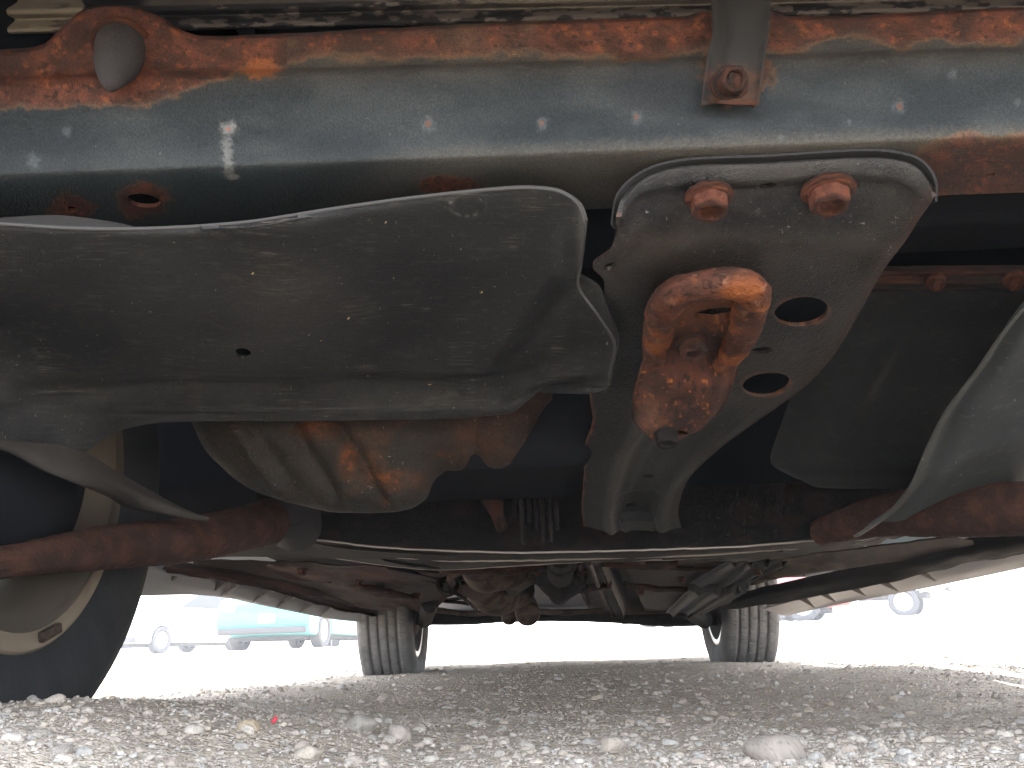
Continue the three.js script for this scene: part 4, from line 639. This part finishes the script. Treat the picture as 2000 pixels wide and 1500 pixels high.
  mesh('sill_flange', isL, M.rustDark, car, 'ragged rusty flange above the left sill');
  const isR = sheet({ nu: 60, nv: 14, t: 0.003, lines: [[[1440, 1158, 3.0], [1560, 1130, 2.4], [1700, 1100, 1.95], [1850, 1060, 1.65], [2080, 1010, 1.4]], [[1430, 1175, 3.0], [1560, 1148, 2.4], [1720, 1125, 1.95], [1860, 1090, 1.65], [2080, 1045, 1.4]], [[1410, 1192, 3.2], [1540, 1175, 2.6], [1720, 1142, 2.0], [1880, 1105, 1.7], [2080, 1065, 1.45]]], disp: (u, v, x, y) => 0.012 * (fbm(x / 40, y / 20, 4) - 0.5) });
  mesh('sill_flange', isR, M.grime, car, 'grimy flange above the right sill');
  // ribbed sill covers
  const sillMat = std({ map: dataTex(256, 256, (u, v) => mix([118, 118, 121], [144, 143, 145], tileNoise(u, v, 5, 5, 101))), roughness: 0.7 });
  const sl = (L, name) => sheet({ nu: 60, nv: 10, t: 0.004, lines: L });
  const gl = sl([[[250, 1085, 1.62], [420, 1120, 1.95], [560, 1155, 2.45], [660, 1184, 3.0], [712, 1197, 3.45]], [[240, 1130, 1.6], [400, 1150, 1.9], [545, 1185, 2.45], [640, 1205, 3.0], [700, 1213, 3.5]], [[230, 1165, 1.58], [400, 1163, 1.93], [520, 1185, 2.4], [640, 1208, 3.03], [700, 1215, 3.55]]]);
  const sp = mesh('sill_cover', gl, sillMat, car, 'pale ribbed cover along the left sill');
  const gusset = (q, D, parent) => { const v = q.map(([x, y], k) => P(x, y, D - 0.012 - 0.004 * k)); const V = [], n = new THREE.Vector3(0, 0, -0.012); const w = v.map(p => p.clone().add(n)); const t = (a, b, c) => V.push(...a.toArray(), ...b.toArray(), ...c.toArray()); t(v[0], v[2], v[1]); t(w[0], w[1], w[2]); for (let k = 0; k < 3; k++) { const a = v[k], b = v[(k + 1) % 3], c = w[k], d = w[(k + 1) % 3]; t(a, b, d); t(a, d, c); }
    const g = new THREE.BufferGeometry(); g.setAttribute('position', new THREE.Float32BufferAttribute(V, 3)); g.setAttribute('uv', new THREE.Float32BufferAttribute(new Float32Array(V.length / 3 * 2), 2)); g.computeVertexNormals(); return mesh('rib', g, ribMat, parent); };
  const ribMat = std({ color: new THREE.Color(0.11, 0.10, 0.098), roughness: 0.8 });  // darker than the cover: shade on the rib fronts put into the colour
  for (const [a, D] of [[[[335, 1124], [345, 1126], [303, 1158]], 1.78], [[[434, 1130], [448, 1132], [408, 1162]], 1.97], [[[458, 1136], [472, 1138], [429, 1165]], 2.02], [[[518, 1151], [530, 1153], [492, 1176]], 2.25], [[[563, 1162], [579, 1165], [539, 1188]], 2.45], [[[602, 1172], [617, 1176], [583, 1197]], 2.65], [[[640, 1181], [650, 1183], [623, 1204]], 2.88]]) gusset(a, D, sp);
  const gr2 = sl([[[1490, 1190, 3.2], [1600, 1160, 2.6], [1750, 1120, 2.1], [1900, 1085, 1.8], [2080, 1040, 1.55]], [[1520, 1200, 3.3], [1640, 1170, 2.7], [1780, 1140, 2.15], [1900, 1115, 1.85], [2080, 1075, 1.6]], [[1535, 1203, 3.35], [1640, 1180, 2.75], [1790, 1152, 2.2], [1900, 1130, 1.9], [2080, 1092, 1.62]]]);
  const sq = mesh('sill_cover', gr2, sillMat, car, 'grey ribbed cover along the right sill');
  for (const [a, D] of [[[[1558, 1168], [1574, 1166], [1592, 1187]], 2.7], [[[1596, 1158], [1612, 1155], [1634, 1176]], 2.5], [[[1648, 1144], [1668, 1140], [1692, 1164]], 2.32], [[[1700, 1130], [1722, 1126], [1756, 1155]], 2.15], [[[1775, 1110], [1795, 1106], [1830, 1135]], 1.98]]) gusset(a, D, sq);
  // exhaust
  const cat = mesh('exhaust_pipe', roughen(mrg([tube([P(920, 1095, 2.15), P(950, 1118, 2.25), P(1015, 1108, 2.3)], [0.03, 0.05, 0.045], 24, 22), tube([P(935, 1140, 2.6), P(965, 1160, 2.75), P(1010, 1150, 2.95)], [0.05, 0.065, 0.06], 24, 22), tube([P(980, 1150, 2.8), P(1010, 1168, 3.0), P(1028, 1190, 3.1)], [0.032, 0.032, 0.034], 24, 22), tube([P(1010, 1108, 2.3), P(1030, 1120, 2.4), P(1000, 1145, 2.7)], [0.028, 0.026, 0.03], 20, 18)]), 0.004, 30), M.dust, car, 'dusty exhaust with bulging silencers under the floor');
  mesh('tail_pipe', orient(lathX([[-0.06, 0.0], [-0.06, 0.032], [-0.045, 0.040], [0.05, 0.040], [0.06, 0.034], [0.06, 0.0]], 32).rotateZ(Math.PI / 2), new THREE.Vector3(0.1, -0.35, 1), P(1028, 1190, 3.05)), M.steel, cat);
  mesh('tail_pipe', orient(lathX([[-0.05, 0.0], [-0.05, 0.022], [-0.035, 0.027], [0.04, 0.027], [0.05, 0.02], [0.05, 0.0]], 32).rotateZ(Math.PI / 2), new THREE.Vector3(0.1, -0.35, 1), P(993, 1198, 3.1)), M.steel, cat);
  // drive shaft and joint
  mesh('drive_shaft', roughen(mrg([tube([P(1095, 1085, 1.95), P(1095, 1105, 2.1), P(1095, 1125, 2.4), P(1092, 1165, 3.3)], [0.026, 0.034, 0.045, 0.03], 40, 24), tube([P(1060, 1122, 2.35), P(1095, 1128, 2.4), P(1132, 1122, 2.35)], [0.03, 0.062, 0.03], 20, 24), tube([P(1070, 1098, 2.05), P(1095, 1100, 2.05), P(1120, 1097, 2.05)], [0.02, 0.034, 0.02], 14, 20)]), 0.004, 30), M.grime, car);
  // small bushing at the left of the exhaust
  mesh('bushing', mrg([orient(new THREE.TorusGeometry(0.024, 0.008, 12, 30).rotateX(Math.PI / 2), new THREE.Vector3(0.1, 0.1, 1), P(874, 1143, 2.5)), orient(new THREE.CylinderGeometry(0.010, 0.010, 0.03, 18), new THREE.Vector3(0.1, 0.1, 1), P(874, 1143, 2.5))]), M.grime, car);
  // fuel tank with lip and channels
  const tank = sheet({ nu: 90, nv: 40, t: 0.003, lines: [
    [[1120, 1100, 2.2], [1180, 1098, 2.15], [1260, 1096, 2.1], [1380, 1095, 2.1], [1440, 1100, 2.15]], [[1125, 1130, 2.5], [1190, 1128, 2.45], [1260, 1125, 2.42], [1360, 1120, 2.4], [1420, 1122, 2.4]], [[1135, 1160, 2.9], [1200, 1160, 2.85], [1270, 1158, 2.8], [1345, 1150, 2.75], [1400, 1150, 2.75]], [[1142, 1176, 3.15], [1210, 1180, 3.15], [1280, 1180, 3.15], [1340, 1178, 3.1], [1390, 1175, 3.1]], [[1150, 1190, 3.4], [1210, 1194, 3.4], [1280, 1193, 3.4], [1340, 1190, 3.4], [1390, 1186, 3.4]], [[1152, 1186, 3.45], [1210, 1190, 3.45], [1280, 1189, 3.45], [1340, 1186, 3.45], [1390, 1182, 3.45]]],
    disp: (u, v, x, y) => { const s = x - (y - 1100) * 0.45; let d = 0.018 * (ss(1150, 1156, s) * ss(1180, 1174, s)) * (0.5 + 0.5 * Math.sin(s * 0.9)); d -= 0.05 * ss(1180, 1186, s) * ss(1218, 1212, s) * ss(0.0, 0.2, v) * ss(0.85, 0.7, v); d += 0.012 * ss(0.80, 0.86, v); return d; } });
  mesh('fuel_tank', tank, M.steel, car, 'pressed steel tank with deep channel under the floor');
  const tray = sheet({ nu: 80, nv: 50, t: 0.003, lines: [[[1420, 1098, 2.0], [1470, 1098, 1.98], [1540, 1096, 1.95]], [[1355, 1135, 2.4], [1430, 1132, 2.35], [1490, 1118, 2.2]], [[1340, 1145, 2.6], [1400, 1150, 2.6], [1440, 1145, 2.5]], [[1300, 1186, 3.3], [1340, 1186, 3.3], [1375, 1184, 3.2]]], disp: (u, v) => 0.012 * Math.pow(Math.abs(Math.sin(u * 12)), 6) + 0.02 * ss(0.5, 0.52, v) });
  mesh('heat_shield', tray, M.plastic, car, 'black ribbed tray between the tank and the right rail');
  // lines, hangers and small fittings under the floor
  for (const [pts, r, mat] of [[[[700, 1112, 2.2], [820, 1128, 2.5], [900, 1165, 3.0], [930, 1190, 3.5]], 0.006, M.rustDark], [[[760, 1108, 2.1], [850, 1128, 2.5], [910, 1168, 3.1]], 0.005, M.black], [[[1150, 1100, 2.0], [1165, 1135, 2.4], [1185, 1180, 3.1]], 0.006, M.steel], [[[1130, 1100, 2.0], [1140, 1140, 2.5], [1150, 1180, 3.2]], 0.005, M.rustDark], [[[1240, 1094, 1.95], [1320, 1110, 2.2], [1420, 1110, 2.2], [1500, 1096, 2.0]], 0.006, M.rustDark], [[[850, 1192, 3.2], [930, 1198, 3.3], [1010, 1190, 3.2], [1090, 1196, 3.3], [1180, 1192, 3.3]], 0.010, M.steel], [[[1060, 1135, 2.5], [1130, 1150, 2.6], [1190, 1140, 2.5]], 0.012, M.rustDark], [[[900, 1110, 2.2], [880, 1130, 2.4], [905, 1155, 2.7], [960, 1185, 3.2]], 0.010, M.rustBrown]])
    mesh('brake_line', roughen(tube(pts.map(p => P(...p)), [r], 40, 10), r * 0.4, 40), mat, car);
  for (const [x0, y0, x1, y1, D0, D1, w] of [[860, 1112, 1080, 1104, 2.05, 2.1, 0.03], [900, 1140, 1060, 1136, 2.5, 2.55, 0.022], [620, 1120, 800, 1168, 2.25, 2.7, 0.03], [1180, 1098, 1320, 1100, 2.0, 2.05, 0.026], [1220, 1140, 1340, 1150, 2.55, 2.6, 0.02]]) { const a = P(x0, y0, D0), b = P(x1, y1, D1), m = a.clone().lerp(b, 0.5); m.y -= 0.006; mesh('cross_brace', roughen(tube([a, m, b], [w * 0.7, w, w * 0.7], 30, 14, 0.45), 0.006, 30), M.rustDark, car); }
  for (const [x, y, D, r] of [[640, 1128, 2.25, 0.014], [760, 1152, 2.55, 0.013], [812, 1160, 2.7, 0.014], [1050, 1112, 2.1, 0.013], [1135, 1112, 2.15, 0.013], [1250, 1150, 2.6, 0.014], [1330, 1128, 2.3, 0.012], [1480, 1112, 2.05, 0.012], [590, 1112, 1.95, 0.012], [700, 1135, 2.3, 0.012]]) mesh('bolt', boltGeo(P(x, y, D), new THREE.Vector3(0, -1, 0.2), r, r * 0.7, r * 0.9, false), M.rustBrown, car);
  // rear suspension beam, arms, spare parts, rear bumper
  mesh('rear_axle', roughen(mrg([tube([P(800, 1205, 3.75), P(900, 1208, 3.8), P(1000, 1204, 3.85), P(1180, 1206, 3.85), P(1300, 1210, 3.8), P(1400, 1205, 3.75)], [0.032, 0.026, 0.02, 0.02, 0.026, 0.034], 60, 18), tube([P(840, 1180, 3.2), P(830, 1212, 3.7)], [0.03, 0.03], 12, 16), tube([P(1340, 1190, 3.3), P(1375, 1210, 3.7)], [0.03, 0.034], 12, 16)]), 0.004, 20), M.grime, car, 'grimy rear axle beam between the far wheels');
  mesh('coil_spring', (() => { const gs = []; for (const x of [CX - 0.46, CX + 0.46]) { const p = []; for (let k = 0; k <= 60; k++) p.push(new THREE.Vector3(x + 0.05 * Math.cos(k * 0.5), 0.26 + k * 0.0028, -3.85 + 0.05 * Math.sin(k * 0.5))); gs.push(tube(p, [0.007], 160, 8).toNonIndexed()); } return mergeGeometries(gs); })(), M.grime, car);
  mesh('rear_bumper', mrg([box(1.72, 0.24, 0.16, CX, 0.34, -4.72, 0.05), box(1.1, 0.06, 0.1, CX, 0.235, -4.62, 0.02)]), sillMat, car);
  const hb = mesh('spare_cradle', mrg([box(0.30, 0.035, 0.25, P(1280, 1212, 4.2).x, P(1280, 1209, 4.2).y, -4.2, 0.012), box(0.16, 0.03, 0.2, P(1210, 1205, 4.1).x, P(1210, 1205, 4.1).y, -4.1, 0.01)]), M.dust, car);
}
// ---- outer body, closing the engine bay and throwing the shade
{
  const bodyMat = new THREE.MeshPhysicalMaterial({ color: new THREE.Color(0.42, 0.41, 0.40), roughness: 0.35, metalness: 0.4, clearcoat: 0.6, clearcoatRoughness: 0.15 });
  const glassMat = std({ color: new THREE.Color(0.02, 0.025, 0.03), roughness: 0.08 });
  const strip = (name, prof, x0, x1, mat, t = 0.02, label) => { const s = new THREE.Shape(); const n = prof.length; s.moveTo(-prof[0][0], prof[0][1]); for (let i = 1; i < n; i++) s.lineTo(-prof[i][0], prof[i][1]); for (let i = n - 1; i >= 0; i--) { const a = prof[Math.max(0, i - 1)], b = prof[Math.min(n - 1, i + 1)], dx = b[0] - a[0], dy = b[1] - a[1], L = Math.hypot(dx, dy); s.lineTo(-(prof[i][0] - dy / L * -t), prof[i][1] - dx / L * -t * -1); } s.closePath(); const g = new THREE.ExtrudeGeometry(s, { depth: x1 - x0, bevelEnabled: false }); g.rotateY(Math.PI / 2); g.translate(x0, 0, 0); return mesh(name, g, mat, car, label); };
  const W = 0.90;
  strip('bumper_cover', [[-0.36, 0.53], [-0.31, 0.60], [-0.30, 0.70], [-0.34, 0.80]], CX - W, CX + W, bodyMat);
  strip('bonnet', [[-0.335, 0.805], [-0.50, 0.90], [-0.9, 1.0], [-1.5, 1.08]], CX - W, CX + W, bodyMat);
  strip('windscreen', [[-1.5, 1.085], [-1.9, 1.4], [-2.15, 1.58]], CX - 0.75, CX + 0.75, glassMat, 0.01);
  strip('roof', [[-2.15, 1.585], [-2.6, 1.64], [-3.6, 1.63], [-4.45, 1.55]], CX - 0.78, CX + 0.78, bodyMat);
  strip('tailgate', [[-4.45, 1.545], [-4.70, 1.05], [-4.76, 0.5]], CX - W, CX + W, bodyMat);
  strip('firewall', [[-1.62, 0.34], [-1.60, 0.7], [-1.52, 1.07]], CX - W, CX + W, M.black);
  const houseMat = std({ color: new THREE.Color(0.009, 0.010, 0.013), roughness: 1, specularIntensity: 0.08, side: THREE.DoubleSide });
  for (const sx of [-1, 1]) {
    const s = new THREE.Shape(); const P2 = (z, y) => [-z, y];
    s.moveTo(0.36, 0.53); s.lineTo(0.30, 0.7); s.lineTo(0.34, 0.8); s.lineTo(0.5, 0.9); s.lineTo(0.9, 1.0); s.lineTo(1.5, 1.08); s.lineTo(4.68, 1.06); s.lineTo(4.76, 0.45);
    s.lineTo(4.24, 0.42); s.absarc(3.8, 0.30, 0.41, 0.2, Math.PI - 0.2, false); s.lineTo(3.4, 0.30); s.lineTo(1.36, 0.30); s.absarc(0.95, 0.36, 0.41, 0.0, Math.PI, false); s.lineTo(0.50, 0.45); s.closePath();
    const g = new THREE.ExtrudeGeometry(s, { depth: 0.03, bevelEnabled: true, bevelSize: 0.008, bevelThickness: 0.008, bevelSegments: 2 }); g.rotateY(Math.PI / 2); g.translate(CX + sx * (W - 0.005) - 0.015, 0, 0); mesh('side_panel', g, bodyMat, car);
    const w2 = new THREE.Shape(); w2.moveTo(1.5, 1.07); w2.lineTo(2.15, 1.59); w2.lineTo(4.45, 1.55); w2.lineTo(4.68, 1.07); w2.closePath(); const g2 = new THREE.ExtrudeGeometry(w2, { depth: 0.012, bevelEnabled: false }); g2.rotateY(Math.PI / 2); g2.translate(CX + sx * 0.80, 0, 0); mesh('side_window', g2, glassMat, car);
    // inner wheel houses, front
    const ar = new THREE.CylinderGeometry(0.385, 0.385, 0.36, 40, 1, true, 0, Math.PI); ar.rotateZ(Math.PI / 2); ar.rotateX(0); ar.translate(CX + sx * 0.72, 0.36, -0.95); mesh('wheel_house', ar, houseMat, car);
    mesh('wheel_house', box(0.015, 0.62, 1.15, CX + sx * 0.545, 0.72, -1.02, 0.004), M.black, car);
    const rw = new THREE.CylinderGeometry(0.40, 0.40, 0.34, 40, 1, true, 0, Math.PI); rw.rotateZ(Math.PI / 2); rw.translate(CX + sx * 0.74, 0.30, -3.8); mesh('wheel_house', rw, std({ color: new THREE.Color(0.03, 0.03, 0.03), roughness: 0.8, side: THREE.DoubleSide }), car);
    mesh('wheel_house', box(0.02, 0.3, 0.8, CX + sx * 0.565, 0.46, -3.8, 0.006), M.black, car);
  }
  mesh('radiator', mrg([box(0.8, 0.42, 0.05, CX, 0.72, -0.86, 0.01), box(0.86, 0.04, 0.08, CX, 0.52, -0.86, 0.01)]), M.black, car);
}

// ---------------------------------------------------------------- other vehicles of the yard
function otherCar(name, label, x, z, turn, col, o = {}) {
  const r = new THREE.Group(); r.name = name; scene.add(r); r.position.set(x, groundH(x, z), z); r.rotation.y = turn; setUserData(r, label, o.cat || 'car');
  const paintM = new THREE.MeshPhysicalMaterial({ color: new THREE.Color(...col), roughness: 0.4, clearcoat: 0.7, clearcoatRoughness: 0.1 });
  const glass = std({ color: new THREE.Color(0.03, 0.035, 0.04), roughness: 0.08 }), dark = std({ color: new THREE.Color(0.07, 0.07, 0.075), roughness: 0.8 });
  const lift = o.lift || 0, W = 0.86, gc = 0.26 + lift;
  const s = new THREE.Shape(); // side outline with wheel arches, nose at +x
  s.moveTo(-2.15, gc + 0.1); s.lineTo(-2.2, gc + 0.55); s.lineTo(-2.1, gc + 0.68); if (o.pickup) { s.lineTo(-0.55, gc + 0.70); } else { s.lineTo(-1.5, gc + 0.72); } s.lineTo(0.85, gc + 0.70); s.lineTo(1.95, gc + 0.60); s.quadraticCurveTo(2.2, gc + 0.55, 2.18, gc + 0.25); s.lineTo(2.12, gc + 0.05);
  s.lineTo(1.80, gc + 0.02); s.absarc(1.38, gc + 0.04, 0.39, 0, Math.PI, false); s.lineTo(-0.9, gc); s.absarc(-1.32, gc + 0.04, 0.39, 0, Math.PI, false); s.closePath();
  const b = new THREE.ExtrudeGeometry(s, { depth: 2 * W - 0.1, bevelEnabled: true, bevelSize: 0.05, bevelThickness: 0.05, bevelSegments: 4, curveSegments: 20 }); b.translate(0, 0, -W + 0.05); mesh('body', b, paintM, r);
  mesh('chassis', box(3.6, 0.16, 1.3, 0, gc - 0.03, 0, 0.03), dark, r);
  const c = new THREE.Shape(); if (o.pickup) { c.moveTo(-0.5, gc + 0.7); c.lineTo(-0.42, gc + 1.2); c.lineTo(0.3, gc + 1.22); c.lineTo(0.95, gc + 0.72); } else { c.moveTo(-1.75, gc + 0.7); c.lineTo(-1.2, gc + 1.18); c.lineTo(0.1, gc + 1.2); c.lineTo(0.95, gc + 0.72); } c.closePath();
  const cg = new THREE.ExtrudeGeometry(c, { depth: 2 * W - 0.34, bevelEnabled: true, bevelSize: 0.04, bevelThickness: 0.06, bevelSegments: 3 }); cg.translate(0, 0.02, -W + 0.17); mesh('cabin', cg, paintM, r);
  const wn = new THREE.ExtrudeGeometry(c, { depth: 2 * W - 0.30, bevelEnabled: false }); wn.scale(0.86, 1, 1); wn.translate(-0.04, 0, -W + 0.15); wn.applyMatrix4(new THREE.Matrix4().makeTranslation(0, 0.012, 0)); const sc = wn; sc.translate(0, -(gc + 0.95), 0); sc.scale(0.95, 0.74, 1.12); sc.translate(0, gc + 0.97, 0); mesh('window', sc, glass, r);
  for (const e of [-1, 1]) { const bp = new RoundedBoxGeometry(0.12, 0.12, 2 * W - 0.1, 4, 0.04); bp.translate(e * 2.2, gc + 0.07, 0); mesh('bumper', bp, o.bumper ? std({ color: new THREE.Color(...o.bumper), roughness: 0.4, metalness: 0.5 }) : dark, r);
    for (const q of [-1, 1]) { const l = new RoundedBoxGeometry(0.06, 0.15, 0.30, 3, 0.03); l.translate(e * 2.19, gc + 0.45, q * 0.64); mesh(e > 0 ? 'headlight' : 'tail_light', l, std({ color: e > 0 ? new THREE.Color(0.7, 0.7, 0.7) : new THREE.Color(0.5, 0.02, 0.02), roughness: 0.2 }), r); } }
  const gr = new RoundedBoxGeometry(0.05, 0.09, 0.62, 3, 0.02); gr.translate(2.2, gc + 0.26, 0.42); mesh('grille', gr, dark, r);
  if (o.plate) for (const e of [-1, 1]) { const pl = new RoundedBoxGeometry(0.02, 0.15, 0.31, 2, 0.008); pl.translate(e * 2.245, gc + (o.plateY ?? 0.2), -0.1); mesh('number_plate', pl, std({ color: new THREE.Color(0.8, 0.8, 0.78), roughness: 0.4 }), r); }
  for (const [wx, wz] of [[1.38, 1], [1.38, -1], [-1.32, 1], [-1.32, -1]]) { const w = new THREE.Group(); w.name = 'wheel'; w.position.set(wx, 0.31, wz * (W - 0.10)); w.rotation.y = wz > 0 ? -Math.PI / 2 : Math.PI / 2; r.add(w);
    mesh('tyre', otherTyre, dark, w); mesh('rim', otherRim, dimRim, w); }
  return r;
}
const dimRim = std({ color: new THREE.Color(0.25, 0.25, 0.25), roughness: 0.5 });
const otherTyre = lathX([[-0.09, 0.2], [-0.1, 0.24], [-0.098, 0.29], [-0.08, 0.31], [0.08, 0.31], [0.098, 0.29], [0.1, 0.24], [0.09, 0.2], [0, 0.19], [-0.09, 0.2]], 48);
const otherRim = lathX([[0.07, 0.0], [0.075, 0.06], [0.06, 0.1], [0.07, 0.19], [0.085, 0.205], [0.06, 0.2], [-0.05, 0.19], [0.02, 0.1], [0.02, 0.0]], 40);
{ const q = P(556, 1250, 16); otherCar('turquoise_car', 'turquoise car with white number plate beyond the left rear wheel', q.x - 0.15, q.z - 2.2, -Math.PI / 2 - 0.12, [0.02, 0.46, 0.50], { plate: true, plateY: 0.27 }); }
{ const q = P(318, 1262, 21); otherCar('white_car', 'white car parked behind the left front wheel, nearly lost in glare', q.x - 0.6, q.z - 2.2, -Math.PI / 2 - 0.35, [0.55, 0.56, 0.57]); }
{ const q = P(668, 1240, 24); otherCar('white_car_001', 'white car farther away, just left of the left rear tyre', q.x, q.z - 2.2, -Math.PI / 2 + 0.3, [0.55, 0.56, 0.58]); }
{ const q = P(1600, 1214, 15.5); otherCar('red_car', 'dark red car low behind the right rear wheel', q.x - 1.1, q.z - 1.8, -0.35, [0.30, 0.06, 0.06], { bumper: [0.4, 0.4, 0.4] }); }
{ const q = P(1850, 1190, 20); otherCar('white_pickup', 'white pickup truck at the far right with red tail light', q.x - 1.7, q.z - 1.4, Math.PI - 0.45, [0.50, 0.54, 0.55], { lift: 0.24, pickup: true, cat: 'pickup truck' }); }

renderer.render(scene, camera);
